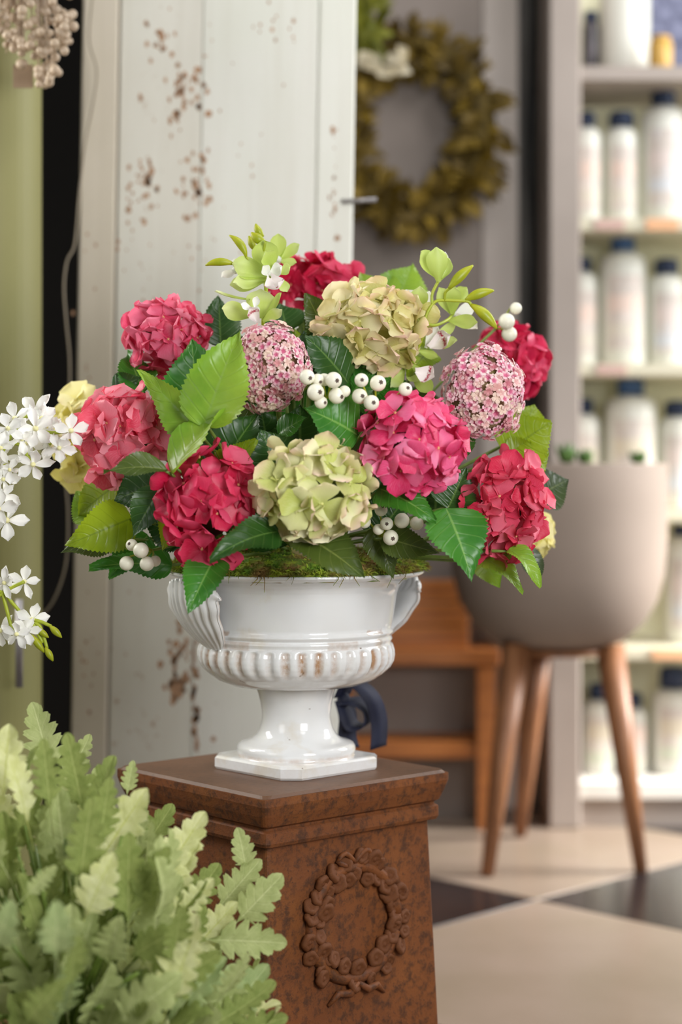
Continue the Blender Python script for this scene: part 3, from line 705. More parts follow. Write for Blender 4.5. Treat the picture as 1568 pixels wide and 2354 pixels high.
# square foot with cut corners
def octring(rc, z, cut):
    s = rc/math.sqrt(2); p = []
    for (cx, cy, order) in [(1, 1, 0), (-1, 1, 1), (-1, -1, 0), (1, -1, 1)]:
        a, b = (cx*s, cy*(s-cut), z), (cx*(s-cut), cy*s, z)
        p += [a, b] if order == 0 else [b, a]
    return p
hr = .1115
v, f = loft([octring(hr-.002, T+.0003, .018), octring(hr, T+.003, .018), octring(hr, T+.0135, .018), octring(hr-.003, T+.0160, .0175), octring(hr-.008, T+.0168, .016)])
add('foot', mesh('foot', v, f, M_['glaze'], smooth=False, att=[.1]*len(v)), urn, Matrix.Translation(UC) @ Matrix.Rotation(math.radians(-2)-pi/4, 4, 'Z'))
def handle(az):
    h = Vector((cos(az), sin(az), 0)); tg = Vector((-sin(az), cos(az), 0)); up = Vector((0, 0, 1))
    cl = catmull([(.1150, .588, .022), (.124, .598, .036), (.137, .612, .048), (.149, .630, .056), (.155, .648, .060), (.155, .664, .060)], 6)
    nu, nv = len(cl), 60; v, f, att = [], [], []
    for side in (0, 1):
        for i, q in enumerate(cl):
            r, z, w_ = q; u = i/(nu-1)
            a = cl[max(0, i-1)]; b = cl[min(nu-1, i+1)]
            tv = (h*(b[0]-a[0])+up*(b[1]-a[1])).normalized(); nn = tv.cross(tg)
            if nn.dot(h) < 0: nn = -nn
            for j in range(nv+1):
                s_ = 2*j/nv-1; rib = abs(cos(s_*pi*4.5))**.6
                off = (.0055*(rib-.5)*min(1, u*3+.2)+.004*(1-s_*s_)) if side == 0 else -.012*(1-s_**4)*(1-.85*max(0, (u-.75)/.25))+.0005
                edge = 1+.05*sin(u*22)*u
                p = h*r+up*z+tg*(s_*w_*edge)+nn*(off-.014*s_*s_*u)
                if u > .75: p += tv*(.008*rib-.012*s_*s_)*(u-.75)/.25
                if abs(s_) == 1: p -= nn*0
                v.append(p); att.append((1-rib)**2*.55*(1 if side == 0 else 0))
    for side in (0, 1):
        o0 = side*nu*(nv+1)
        for i in range(nu-1):
            for j in range(nv):
                q = [o0+i*(nv+1)+j, o0+i*(nv+1)+j+1, o0+(i+1)*(nv+1)+j+1, o0+(i+1)*(nv+1)+j]; f.append(q if side == 0 else q[::-1])
    n0 = nu*(nv+1)
    for i in range(nu-1):
        for j in (0, nv): a = i*(nv+1)+j; b = a+nv+1; f.append([a, b, n0+b, n0+a])
    for j in range(nv):
        for i in (0, nu-1): a = i*(nv+1)+j; f.append([a, a+1, n0+a+1, n0+a])
    add('handle', mesh('handle', v, f, M_['glaze'], att=att), urn, M_U)
handle(pi+math.radians(33)); handle(math.radians(33))

# ---------------------------------------------------------------- moss
t = NT('moss'); n = t.noise(30, 3); c = t.mix(t.rng(n, .4, .6), (92, 132, 26), (140, 112, 58)); c = t.mix(t.rng(t.noise(70, 2), .5, .7), c, (170, 192, 52))
M_['moss'] = t.done(c, .9, trans=.15)
v, f = lathe([(.146, .670), (.1545, .6785), (.152, .686), (.13, .695), (.09, .701), (.04, .704), (.004, .706)], 90, UC, fn=lambda i, a: .004*sin(9*a)*sin(23*a+i), close_top=True, close_bot=False)
parts = [(v, f)]; rm_ = random.Random(9)
for k in range(11000):
    a = rm_.uniform(0, 2*pi); r = .16*rm_.random()**.28; 
    if sin(a) > .3 and r > .1 and rm_.random() < .6: a = -a
    z = .680+.026*(1-(r/.16)**2)
    b = UC+Vector((r*cos(a), r*sin(a), z)); L = rm_.uniform(.004, .014)
    d = Vector((cos(a)*.6+rm_.uniform(-1, 1), sin(a)*.6+rm_.uniform(-1, 1), rm_.uniform(-.25, .9))).normalized(); s_ = d.orthogonal().normalized()*rm_.uniform(.0006, .0015)
    m_ = b+d*L*.55+Vector((0, 0, .001)); e = b+d*L+Vector((0, 0, -.002))
    parts.append(([b-s_, b+s_, m_+s_*.8, m_-s_*.8, e], [[0, 1, 2, 3], [3, 2, 4]]))
for k in range(16):   # threads hanging over the lip
    a = rm_.uniform(pi*1.05, pi*1.95); b = UC+Vector((.156*cos(a), .156*sin(a), .681)); L = rm_.uniform(.005, .022)
    o2 = Vector((cos(a), sin(a), 0))
    pp = [b, b+o2*.004+Vector((rm_.uniform(-.003, .003), 0, -L*.4)), b+o2*.003+Vector((rm_.uniform(-.008, .008), 0, -L))]
    parts.append(tube(pp, [.0006, .0005, .0003], 4))
v, f = join(parts)
ms = addw('moss', v, f, M_['moss'], smooth=False); tag(ms, 'green and brown moss filling the mouth of the white urn', 'moss', kind='stuff')

# ---------------------------------------------------------------- petals, florets, leaves
def prof_r(u, m=.6, base=.12):
    if u > m: return max(.05, (1-((u-m)/(1-m))**2.3))**.5
    k = u/m; return base+(1-base)*(k*k*(3-2*k))**.75
def petal_mesh(name, mat, w=.95, cup=.18, curl=.1, ph=0.0, tipk=.8, nu=8, nv=6, base=.14, ruff=.03):
    v, f, uv = [], [], []
    for i in range(nu+1):
        u = 1-(1-i/nu)**1.35; h = w/2*prof_r(u, .62, base)
        for j in range(nv+1):
            q = 2*j/nv-1
            back = .09*(q*q)*(u > .8)
            v.append((u-back, q*h, cup*(u*(1-u)*-1.2+q*q*.35)+curl*u*u+ruff*sin(6*u+ph)*q+ruff*.8*sin(4.3*q+ph*2)*u)); uv.append((u, q))
    for i in range(nu):
        for j in range(nv):
            a = i*(nv+1)+j; f.append([a, a+nv+1, a+nv+2, a+1])
    return mesh(name, v, f, mat, uv)
PM = {}
def petals(key):
    if key not in PM:
        PM[key] = [petal_mesh('petal', M_[key], 1.1, .22, .12, 0, .72, ruff=.025), petal_mesh('petal', M_[key], 1.2, .12, -.12, 1.4, .66, ruff=.025), petal_mesh('petal', M_[key], 1.0, .32, .25, 2.7, .75, ruff=.035), petal_mesh('petal', M_[key], 1.14, -.14, -.06, 4.0, .7, ruff=.03)]
    return PM[key]
bv, bf = ball((0, 0, 0), 1, 10, 7)
EYE = {'a': mesh('floret', bv, bf, M_['eye']), 'b': mesh('floret', bv, bf, M_['eye_pale'])}
CORE = UC+Vector((0, 0, .70))
HEADS = []
def head(cx, cy, rx, ry, Z, key, ps, n, label, seed, eye='a', depth=.85, facing=.6, taper=0):
    r_ = random.Random(seed); c = P(cx, cy, Z); ps *= 1.22; n = int(n*.72); B0 = None
    h = empty('hydrangea', c, label, 'flower', 'hydrangea heads in the urn')
    out = (c-(CORE+Vector((0, .02, .06)))).normalized(); ax = (out*.55+Vector((0, -1, .05))*facing).normalized()
    A = px(rx, Z)-px(ps, Z)*.35; Bz = px(ry, Z)-px(ps, Z)*.35; D = (A+Bz)/2*depth; s0 = px(ps, Z)
    cv, cf = ball((0, 0, 0), 1, 16, 10)
    core = add('flower_core', mesh('flower_core', [(x*A*.62, y*D*.62, z*Bz*.62) for x, y, z in cv], cf, M_['core']), h, Matrix.Translation(c))
    pm = petals(key); N = int(n*1.5); cnt = 0
    for k in range(N):
        zz = 1-2*(k+.5)/N; th = k*2.39996+seed; rr_ = math.sqrt(1-zz*zz)
        d = Vector((rr_*cos(th), zz, rr_*sin(th)))
        if d.dot(ax) < -.38: continue
        d = (d+Vector((r_.uniform(-.14, .14), r_.uniform(-.14, .14), r_.uniform(-.14, .14)))).normalized()
        q = r_.uniform(.82, 1.02)*(1+.09*sin(3.1*th+seed)); tw = (1+taper*d.z); d = Vector((d.x*tw, d.y, d.z)); p = c+Vector((d.x*A*q, d.y*D*q, d.z*Bz*q))
        nn = Vector((d.x/A, d.y/D, d.z/Bz)).normalized(); nn = (nn+Vector((r_.uniform(-.38, .38), r_.uniform(-.38, .38), r_.uniform(-.3, .4)))).normalized()
        e = add('floret', EYE[eye], h, TM(p, Matrix.Identity(3), s0*.085))
        t0 = nn.orthogonal().normalized(); t1 = nn.cross(t0); a0 = r_.uniform(0, 2*pi); op = r_.uniform(.05, .45)
        for m in range(4):
            a = a0+m*pi/2+r_.uniform(-.15, .15); tt = t0*cos(a)+t1*sin(a); el = op+r_.uniform(-.15, .2)
            dd = tt*cos(el)+nn*sin(el); zn = nn*cos(el)-tt*sin(el)
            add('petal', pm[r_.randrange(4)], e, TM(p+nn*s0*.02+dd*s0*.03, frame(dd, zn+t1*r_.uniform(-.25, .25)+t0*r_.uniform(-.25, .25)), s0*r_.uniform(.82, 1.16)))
        cnt += 1
    mid = CORE.lerp(c, .55)+Vector((0, 0, .03))
    addw('stem', *tube(bez(CORE+Vector(((cx-690)/5200, (Z-2.24)*.2, -.02)), mid, c, 8), .0032, 8), M_['stem'], h)
    HEADS.append((h, c)); return h
head(385, 775, 98, 92, 2.18, 'pink', 36, 40, 'rose-pink hydrangea head at the upper left of the bouquet, above the big lime leaf', 1, taper=.12)
head(287, 1000, 102, 118, 2.11, 'coral', 46, 38, 'coral-pink hydrangea head with broad petals at the left of the bouquet', 2)
head(478, 1168, 112, 132, 2.02, 'crimson', 45, 42, 'deep crimson hydrangea head drooping over the left rim of the urn', 3, taper=.3)
head(722, 660, 98, 66, 2.36, 'crimson', 38, 32, 'crimson hydrangea head at the top of the bouquet behind the green orchids', 4)
head(942, 1020, 126, 116, 2.02, 'magenta', 42, 46, 'large magenta-pink hydrangea head right of centre below the white berries', 5)
head(1152, 1158, 100, 120, 2.13, 'redpink', 42, 42, 'red-pink hydrangea head at the lower right of the bouquet', 6)
head(1172, 838, 82, 86, 2.37, 'crimson', 42, 32, 'soft-focus crimson hydrangea head behind the right pink lacecap dome', 7)
head(850, 752, 122, 98, 2.15, 'blush', 45, 44, 'pale green hydrangea head with blush edges at the top centre of the bouquet', 8, eye='b')
head(722, 1132, 132, 122, 1.99, 'lime', 46, 44, 'pale lime hydrangea head at the front centre just above the moss', 9, eye='b')
head(182, 1010, 50, 118, 2.27, 'yellow', 42, 26, 'pale yellow hydrangea head at the far left behind the coral one', 10, eye='b')
head(1232, 1228, 32, 48, 2.30, 'yellow', 36, 16, 'small pale yellow hydrangea peeking out behind the lower right red-pink one', 11, eye='b')

M_['dome_core'] = simple('dusky_pink_core', (150, 104, 92), .8, (110, 112, 56), 90)
# dense domes of tiny star florets
def star():
    v = [(0, 0, -.12)]; f = []; uv = [(0, 0)]
    for k in range(5):
        a = 2*pi*k/5; n0 = len(v)
        for (r, da, z, u) in [(.3, -.6, .0, .15), (.75, -.58, .2, .7), (1.02, -.3, .1, .98), (1.02, .3, .1, .98), (.75, .58, .2, .7), (.3, .6, .0, .15)]:
            v.append((r*cos(a+da), r*sin(a+da), z)); uv.append((u, 0))
        f += [[0, n0, n0+1, n0+4, n0+5], [n0+1, n0+2, n0+3, n0+4]]
    n0 = len(v)
    return mesh('star_floret', v, f, M_['sedum'], uv, smooth=False)
STAR = star()
def dome(cx, cy, rx, ry, Z, n, fs, label, seed, ax, cut):
    r_ = random.Random(seed); c = P(cx, cy, Z)
    h = empty('lacecap', c, label, 'flower', 'dusty pink lacecap domes')
    A, Bz = px(rx, Z)*.93, px(ry, Z)*.93; D = (A+Bz)/2*.8
    cv, cf = ball((0, 0, 0), 1, 18, 12)
    add('flower_core', mesh('flower_core', [(x*A*.86, y*D*.86, z*Bz*.86) for x, y, z in cv], cf, M_['dome_core']), h, Matrix.Translation(c))
    ax = Vector(ax).normalized(); k = 0; N = n; tot = 0
    M2 = int(n/cut)
    for k in range(M2):
        zz = 1-2*(k+.5)/M2; th = k*2.39996; rr_ = math.sqrt(1-zz*zz); d = Vector((rr_*cos(th), zz, rr_*sin(th)))
        if d.dot(ax) < 1-2*cut or tot >= 298: continue
        d = (d+Vector([r_.uniform(-.05, .05) for _ in range(3)])).normalized()
        lump = 1+.11*sin(4*d.x+seed)*sin(5*d.z+2)+.05*sin(9*d.x+7*d.z)
        q = r_.uniform(.95, 1.05)*lump; p = c+Vector((d.x*A*q, d.y*D*q, d.z*Bz*q)); nn = (Vector((d.x/A, d.y/D, d.z/Bz)).normalized()+Vector([r_.uniform(-.4, .4) for _ in range(3)])).normalized()
        t0 = nn.orthogonal(); add('star_floret', STAR, h, TM(p, frame(t0+nn.cross(t0)*r_.uniform(-2, 2), nn), px(fs, Z)*r_.uniform(.85, 1.15))); tot += 1
    addw('stem', *tube(bez(CORE, CORE.lerp(c, .5)+Vector((0, 0, .03)), c, 8), .003, 8), M_['stem'], h)
    HEADS.append((h, c)); return h
dome(622, 845, 96, 108, 2.08, 298, 11.5, 'dusty pink lacecap dome left of centre beside the big lime leaf', 31, (0, -1, .25), .62)
dome(1112, 905, 100, 112, 2.13, 298, 12, 'dusty pink lacecap dome at the right of the bouquet', 32, (.15, -1, .25), .62)

# serrated hydrangea leaves
def leaf_geo(L, Wd, fold=.18, arch=.1, wave=.05, seed=0, nu=38, nv=10, serr=.09, shape=.56, twist=0):
    v, f, uv = [], [], []
    for i in range(nu+1):
        u = i/nu; h = Wd/2*max(sin(pi*min(1, u**shape*.985+.008)), .015)**(.9+.35*max(0, u-.5))
        tooth = (i % 2)*serr
        for j in range(nv+1):
            q = 2*j/nv-1; aq = abs(q)
            hh = h*(1-(tooth if aq == 1 else 0)); x = u*L+((.35*L/nu) if (aq == 1 and i % 2 == 0) else 0)
            s_ = ((u-aq*.22)*7) % 1; quilt = -.02*Wd*max(0, 1-abs(s_-.5)*-0-abs(s_)*6) - .02*Wd*max(0, 1-abs(1-s_)*6)
            z = fold*aq*h+arch*L*4*u*(1-u)+wave*L*sin(7*u+seed+q*1.2)*q*q*.5+quilt*(aq > .05)
            y = q*hh
            if twist: ca, sa = cos(twist*(u-.3)), sin(twist*(u-.3)); y, z = y*ca-z*sa*(1), y*sa+z*ca
            v.append((x, y, z)); uv.append((u, q))
    for i in range(nu):
        for j in range(nv):
            a = i*(nv+1)+j; f.append([a, a+nv+1, a+nv+2, a+1])
    return v, f, uv
lk = 0
def leaf(bx, by, tx, ty, wd, Zb, Zt, m, roll=0, fold=.25, arch=.06, wave=.13, owner=None, label=None, shape=.56, twist=0, pet=True, n=None, serr=.09):
    global lk; lk += 1
    b, t_ = P(bx, by, Zb), P(tx, ty, Zt); L = (t_-b).length; W_ = px(wd*1.2, (Zb+Zt)/2)
    d = (t_-b).normalized(); n0 = Vector(n) if n else Vector((0, -1, .3))
    n0 = (n0-d*n0.dot(d)).normalized(); n0 = Matrix.Rotation(math.radians(roll), 3, d) @ n0
    v, f, uv = leaf_geo(L, W_, fold, arch, wave, lk*1.7, shape=shape, twist=twist, serr=serr)
    if owner is None: owner = min(HEADS, key=lambda h: (h[1]-b).length)[0]
    o = add('leaf', mesh('leaf', v, f, M_[m], uv), owner, TM(b, frame(d, n0)))
    if label: o['label'] = label
    if pet: addw('petiole', *tube(bez(CORE+(b-CORE)*.35, CORE.lerp(b, .7)-d*.0, b+d*L*.06, 6), [.0022]*6+[.0014], 6), M_['stem'], o)
    return o
LV = [
 # bx, by, tx, ty, w, Zb, Zt, mat, roll, fold, arch
 (468, 985, 552, 762, 140, 2.02, 2.04, 'leaf_lime', -6, .18, .05),
 (455, 990, 440, 780, 150, 2.06, 2.10, 'leaf_mid', 12, .12, .04),
 (465, 1003, 318, 850, 84, 2.03, 2.05, 'leaf_lime', -25, .3, -.04),
 (508, 800, 503, 682, 86, 2.2, 2.24, 'leaf_dark', 0, .2, .03),
 (330, 905, 293, 812, 78, 2.14, 2.2, 'leaf_mid', 10, .3, .03),
 (398, 1088, 560, 936, 92, 1.99, 2.04, 'leaf_lime', -48, .35, .1),
 (385, 1080, 238, 1085, 62, 1.99, 1.98, 'leaf_olive', 30, .3, .08),
 (398, 1062, 400, 960, 120, 2.14, 2.16, 'leaf_dark', 10, .2, .05),
 (500, 1090, 598, 945, 120, 2.06, 2.08, 'leaf_dark', -10, .25, .05),
 (640, 1100, 600, 988, 150, 2.06, 2.05, 'leaf_dark', 20, .2, .05),
 (822, 1000, 697, 938, 124, 2.02, 2.0, 'leaf_mid', 12, .22, .06),
 (640, 1000, 706, 960, 62, 2.08, 2.06, 'leaf_mid', -20, .3, .05),
 (748, 770, 703, 674, 84, 2.2, 2.18, 'leaf_olive', 15, .2, .04),
 (800, 880, 698, 768, 110, 2.12, 2.1, 'leaf_dark', 18, .2, .05),
 (890, 700, 830, 628, 96, 2.3, 2.34, 'leaf_lime', 0, .1, .02),
 (905, 720, 948, 608, 124, 2.3, 2.33, 'leaf_lime', -10, .2, .03),
 (1025, 1168, 1085, 1336, 124, 2.03, 2.0, 'leaf_mid', -14, .22, .06),
 (868, 1122, 1003, 1198, 96, 2.03, 2.0, 'leaf_mid', -16, .28, .08),
 (685, 1228, 838, 1330, 118, 2.01, 1.97, 'leaf_olive', -20, .3, .08),
 (640, 1222, 482, 1288, 92, 1.98, 1.94, 'leaf_dark', 20, .22, .1),
 (495, 1280, 432, 1410, 92, 2.0, 1.96, 'leaf_mid', 4, .45, .05),
 (1160, 1045, 1268, 970, 150, 2.2, 2.2, 'leaf_moss', -10, .15, .04),
 (1175, 1080, 1262, 1040, 120, 2.2, 2.2, 'leaf_moss', 14, .15, .04),
 (1238, 1140, 1308, 1102, 96, 2.25, 2.25, 'leaf_grey', -6, .2, .04),
 (1105, 1282, 1203, 1362, 66, 2.16, 2.12, 'leaf_lime', -24, .35, .12),
 (1170, 1262, 1242, 1352, 52, 2.1, 2.08, 'leaf_lime', -30, .4, .14),
 (1205, 1262, 1240, 1342, 50, 2.2, 2.2, 'leaf_grey', -10, .3, .1),
 (272, 1112, 180, 1186, 104, 2.16, 2.18, 'leaf_moss', 10, .15, .04),
 (305, 1190, 150, 1254, 106, 2.1, 2.08, 'leaf_moss', -18, .25, .08),
 (260, 1235, 140, 1272, 76, 2.14, 2.12, 'leaf_olive', 10, .25, .06),
 (395, 1300, 205, 1306, 78, 2.14, 2.12, 'leaf_mid', 26, .2, .06),
 (390, 1110, 262, 1150, 122, 2.07, 2.07, 'leaf_dark', 6, .2, .06),
 (372, 1120, 304, 1238, 72, 2.04, 2.04, 'leaf_dark', 10, .35, .05),
 (1030, 1170, 1072, 1075, 96, 2.12, 2.12, 'leaf_dark', 0, .2, .05),
 (880, 1235, 1010, 1272, 66, 2.08, 2.06, 'leaf_olive', 14, .25, .05),
 (415, 1150, 374, 1266, 64, 2.05, 2.03, 'leaf_moss', 0, .3, .05),
 (660, 760, 645, 698, 84, 2.22, 2.24, 'leaf_dark', 0, .2, .05),
 (700, 760, 770, 790, 80, 2.2, 2.18, 'leaf_dark', 0, .2, .05),
 (990, 800, 935, 870, 70, 2.2, 2.16, 'leaf_moss', 0, .2, .05),
 (560, 1010, 520, 930, 90, 2.1, 2.12, 'leaf_olive', 0, .2, .05),
 (1060, 1060, 1000, 960, 90, 2.14, 2.14, 'leaf_dark', 0, .2, .05),
 (260, 900, 325, 868, 60, 2.16, 2.15, 'leaf_dark', 0, .2, .05),
 (860, 1210, 905, 1330, 70, 2.1, 2.1, 'leaf_olive', 0, .2, .05),
 (430, 1235, 330, 1200, 90, 2.12, 2.12, 'leaf_dark', 0, .2, .05),
 (880, 1100, 800, 1060, 90, 2.1, 2.1, 'leaf_dark', 0, .2, .05),
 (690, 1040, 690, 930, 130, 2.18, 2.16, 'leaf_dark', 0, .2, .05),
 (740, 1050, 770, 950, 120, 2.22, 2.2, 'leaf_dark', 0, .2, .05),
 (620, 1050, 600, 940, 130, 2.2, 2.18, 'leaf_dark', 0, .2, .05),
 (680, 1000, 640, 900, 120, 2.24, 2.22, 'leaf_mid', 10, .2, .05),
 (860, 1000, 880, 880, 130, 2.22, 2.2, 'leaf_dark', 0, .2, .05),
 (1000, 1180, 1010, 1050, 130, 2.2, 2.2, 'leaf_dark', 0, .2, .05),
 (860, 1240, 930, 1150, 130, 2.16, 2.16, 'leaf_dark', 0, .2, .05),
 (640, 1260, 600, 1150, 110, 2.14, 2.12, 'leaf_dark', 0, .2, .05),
 (560, 1060, 460, 985, 110, 2.08, 2.08, 'leaf_mid', 10, .2, .05),
 (520, 1100, 590, 1010, 90, 2.04, 2.04, 'leaf_moss', -25, .3, .08),
 (230, 1190, 175, 1130, 90, 2.18, 2.2, 'leaf_lime', 0, .2, .04),
 (340, 1230, 250, 1330, 84, 2.16, 2.14, 'leaf_mid', 0, .2, .04),
 (1190, 1010, 1230, 930, 110, 2.24, 2.26, 'leaf_moss', 0, .15, .04),
 (1110, 1290, 1150, 1350, 60, 2.2, 2.18, 'leaf_lime', 0, .2, .04),
]
lab = {0: 'large bright lime leaf catching the light', 20: 'green leaf hanging over the left urn handle', 19: 'dark veined leaf over the urn rim', 21: 'broad yellow-green leaf at the right edge', 23: 'dull grey-green leaf at the right edge'}
for i, a in enumerate(LV):
    leaf(*a[:8], roll=a[8], fold=a[9], arch=a[10], label=lab.get(i), n=(.35, -.7, .75) if i in (5,) else None)
rl = random.Random(77)
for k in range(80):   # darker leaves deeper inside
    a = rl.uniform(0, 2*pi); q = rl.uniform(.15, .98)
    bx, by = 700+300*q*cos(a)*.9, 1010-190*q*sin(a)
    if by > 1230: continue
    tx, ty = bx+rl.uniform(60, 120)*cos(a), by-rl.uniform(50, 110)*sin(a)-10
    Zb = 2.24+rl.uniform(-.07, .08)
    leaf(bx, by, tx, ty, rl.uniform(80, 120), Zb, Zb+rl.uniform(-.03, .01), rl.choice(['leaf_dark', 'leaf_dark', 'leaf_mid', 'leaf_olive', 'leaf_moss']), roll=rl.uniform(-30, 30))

# white berries on fine stalks
bm_ = ball((0, 0, 0), 1, 20, 14, .98); BM = mesh('berry', *bm_, M_['berry'])
sv, sf = [], []
for k in range(12):
    a = 2*pi*k/12; q = (.34 if k % 2 else .22); sv.append((q*cos(a), q*sin(a), math.sqrt(1-q*q)*1.01))
sv.append((0, 0, 1.0)); sf = [[k, (k+1) % 12, 12] for k in range(12)]
SM = mesh('calyx_spot', sv, sf, M_['spot'], smooth=False)
def berries(lst, Z, join_pt, label, stemend=None):
    r_ = random.Random(len(lst)+int(Z*100)); j = P(*join_pt)
    s_ = empty('berry_sprig', j, label, 'berries', 'white berry sprigs')
    for (x, y, r, tx, ty) in lst:
        c = P(x, y, Z+r_.uniform(-.012, .012)); d = Vector((tx, -1, -ty)).normalized()
        b = add('berry', BM, s_, TM(c, frame(d.orthogonal(), d), px(r, Z)))
        if abs(tx)+abs(ty) < 2.5: add('calyx_spot', SM, b, TM(c, frame(d.orthogonal(), d), px(r, Z)))
        addw('stalk', *tube(bez(j, j.lerp(c, .6)+Vector((0, .006, .004)), c-d*px(r*.9, Z), 6), .0011, 6), M_['stem_yellow'], s_)
    e = CORE if stemend is None else stemend
    addw('stem', *tube(bez(e, e.lerp(j, .6)+Vector((0, .02, .02)), j, 8), .0018, 6), M_['stem'], s_)
berries([(706, 867, 18, .5, .2), (731, 874, 15, .5, .4), (745, 873, 15, 2, 2), (767, 874, 19, .5, .1), (726, 902, 20, .6, .0), (774, 910, 19, .9, .2), (738, 925, 15, .9, .1), (792, 900, 14, 2, 2)], 1.99, (750, 930, 2.03), 'cluster of eight white berries below the left pink lacecap dome')
berries([(831, 874, 16, .1, .0), (869, 881, 19, .4, -.1), (827, 911, 18, .4, .0), (854, 926, 18, .3, .0), (932, 895, 16, .4, -.2)], 1.985, (860, 960, 2.03), 'loose sprig of five white berries above the magenta hydrangea head')
berries([(1186, 709, 14, 2, 2), (1165, 739, 19, 2, 2), (1171, 768, 18, 2, 2)], 2.28, (1140, 755, 2.3), 'three plain white berries sticking out at the upper right of the bouquet')
berries([(837, 1199, 16, -.6, .4), (876, 1172, 15, .3, -.7), (889, 1204, 15, .0, .0), (870, 1217, 13, 2, 2), (924, 1197, 18, 2, 2), (958, 1203, 16, 2, 2), (898, 1236, 18, .3, .1)], 2.06, (880, 1240, 2.1), 'cluster of white berries low in the shade right of the front lime hydrangea')
berries([(303, 1253, 14, -.4, -.3), (324, 1265, 18, 2, 2), (291, 1295, 17, 2, 2), (338, 1296, 17, 2, 2), (357, 1290, 13, 2, 2)], 2.05, (350, 1265, 2.08), 'five white berries hanging at the lower left edge of the bouquet')

# ---------------------------------------------------------------- green orchids
def tepal(par, bx, by, tx, ty, wd, Zb, Zt, mat='orchid', roll=0, cup=.35, name='tepal', n=(0, -1, .35)):
    b, t_ = P(bx, by, Zb), P(tx, ty, Zt); L = (t_-b).length; W_ = px(wd, Zb); d = (t_-b).normalized(); v, f, uv = [], [], []
    nu, nv = 12, 8
    for i in range(nu+1):
        u = i/nu; h = W_/2*prof_r(u, .62, .2)
        for j in range(nv+1):
            q = 2*j/nv-1; v.append((u*L*(1-.05*q*q*(u > .75)), q*h, cup*W_*(.5*q*q-.5*4*u*(1-u)*.5)+.12*L*u*u)); uv.append((u, q))
    for i in range(nu):
        for j in range(nv): a = i*(nv+1)+j; f.append([a, a+nv+1, a+nv+2, a+1])
    n0 = Matrix.Rotation(math.radians(roll), 3, d) @ (Vector(n)-d*Vector(n).dot(d)).normalized()
    return add(name, mesh(name, v, f, M_[mat], uv), par, TM(b, frame(d, n0)))
def budm(par, bx, by, tx, ty, wd, Zb, Zt=None, bow=0):
    Zt = Zt or Zb; a, b = P(bx, by, Zb), P(tx, ty, Zt); d = b-a; side = d.cross(Vector((0, 1, 0))).normalized()*d.length*bow
    pts = [a+d*k/8+side*4*(k/8)*(1-k/8) for k in range(9)]; r = px(wd/2, Zb)
    return addw('bud', *tube(pts, [r*q for q in (.3, .55, .8, .96, 1, .92, .74, .48, .16)], 12), M_['bud'], par)
def bloom(spray, cx, cy, Z, teps, lips=()):
    c = P(cx, cy, Z); v, f = ball((0, 0, 0), px(8, Z), 10, 8)
    fl_ = add('flower', mesh('flower', v, f, M_['white_petal']), spray, Matrix.Translation(c))
    for q in teps: tepal(fl_, *q)
    for q in lips: tepal(fl_, *q, name='lip')
    return fl_
osL = empty('orchid_spray', P(600, 740, 2.2), 'lime green orchid spray with white lips and buds at the top left of the bouquet', 'orchid')
Zo = 2.13
bloom(osL, 628, 630, Zo-.004, [(622, 636, 533, 612, 60, Zo, Zo, 'orchid', 8), (618, 632, 604, 553, 62, Zo+.012, Zo+.01, 'orchid', 0), (630, 616, 606, 576, 42, Zo-.006, Zo-.02, 'orchid', 0), (644, 630, 671, 612, 28, Zo, Zo-.01, 'orchid', 0), (612, 645, 534, 652, 38, Zo, Zo-.01, 'orchid', -10, .6), (606, 650, 528, 660, 40, Zo+.015, Zo+.01, 'orchid', 0), (642, 640, 660, 672, 26, Zo+.01, Zo+.01)],
      [(622, 640, 640, 670, 48, Zo-.012, Zo-.03, 'lip', 0, .7), (622, 634, 652, 612, 34, Zo-.01, Zo-.02, 'white_petal', 0, .5), (618, 634, 602, 610, 26, Zo-.01, Zo-.02, 'white_petal', 0, .5)])
bloom(osL, 590, 712, Zo-.002, [(585, 728, 510, 712, 48, Zo, Zo, 'orchid', 0), (598, 732, 600, 664, 66, Zo+.004, Zo, 'orchid', 0), (606, 738, 654, 676, 24, Zo, Zo-.01, 'orchid', -30), (604, 738, 650, 708, 28, Zo-.008, Zo-.02, 'orchid', 40), (575, 690, 492, 680, 20, Zo, Zo, 'orchid', 50)],
      [(592, 742, 572, 704, 30, Zo-.01, Zo-.02, 'lip', 0, .8), (580, 712, 552, 700, 18, Zo-.015, Zo-.02, 'white_petal', 0, .4), (586, 708, 592, 680, 18, Zo-.015, Zo-.02, 'white_petal', 0, .4)])
bloom(osL, 640, 596, Zo+.06, [(640, 600, 640, 538, 38, Zo+.06, Zo+.06, 'orchid', 0), (640, 598, 690, 564, 28, Zo+.06, Zo+.06, 'orchid', 0), (640, 600, 682, 606, 22, Zo+.06, Zo+.06, 'orchid', 0)])
bloom(osL, 540, 622, Zo+.03, [(545, 620, 508, 640, 22, Zo+.03, Zo+.02, 'white_petal', 0), (550, 612, 530, 600, 20, Zo+.03, Zo+.02, 'white_petal', 0)])
for a in [(566, 590, 527, 541, 19, Zo, Zo, -.12), (538, 607, 472, 610, 19, Zo, Zo, -.1), (610, 556, 578, 534, 24, Zo+.01, Zo+.01, .1), (606, 544, 588, 514, 18, Zo+.05, Zo+.05, .1), (586, 576, 572, 542, 18, Zo+.05, Zo+.05, 0)]: budm(osL, *a)
addw('stem', *tube(catmull([CORE, P(640, 900, 2.24), P(606, 760, 2.2), P(612, 690, 2.16), P(606, 620, 2.15), P(590, 570, 2.15)], 5), .0024, 7), M_['stem_yellow'], osL)
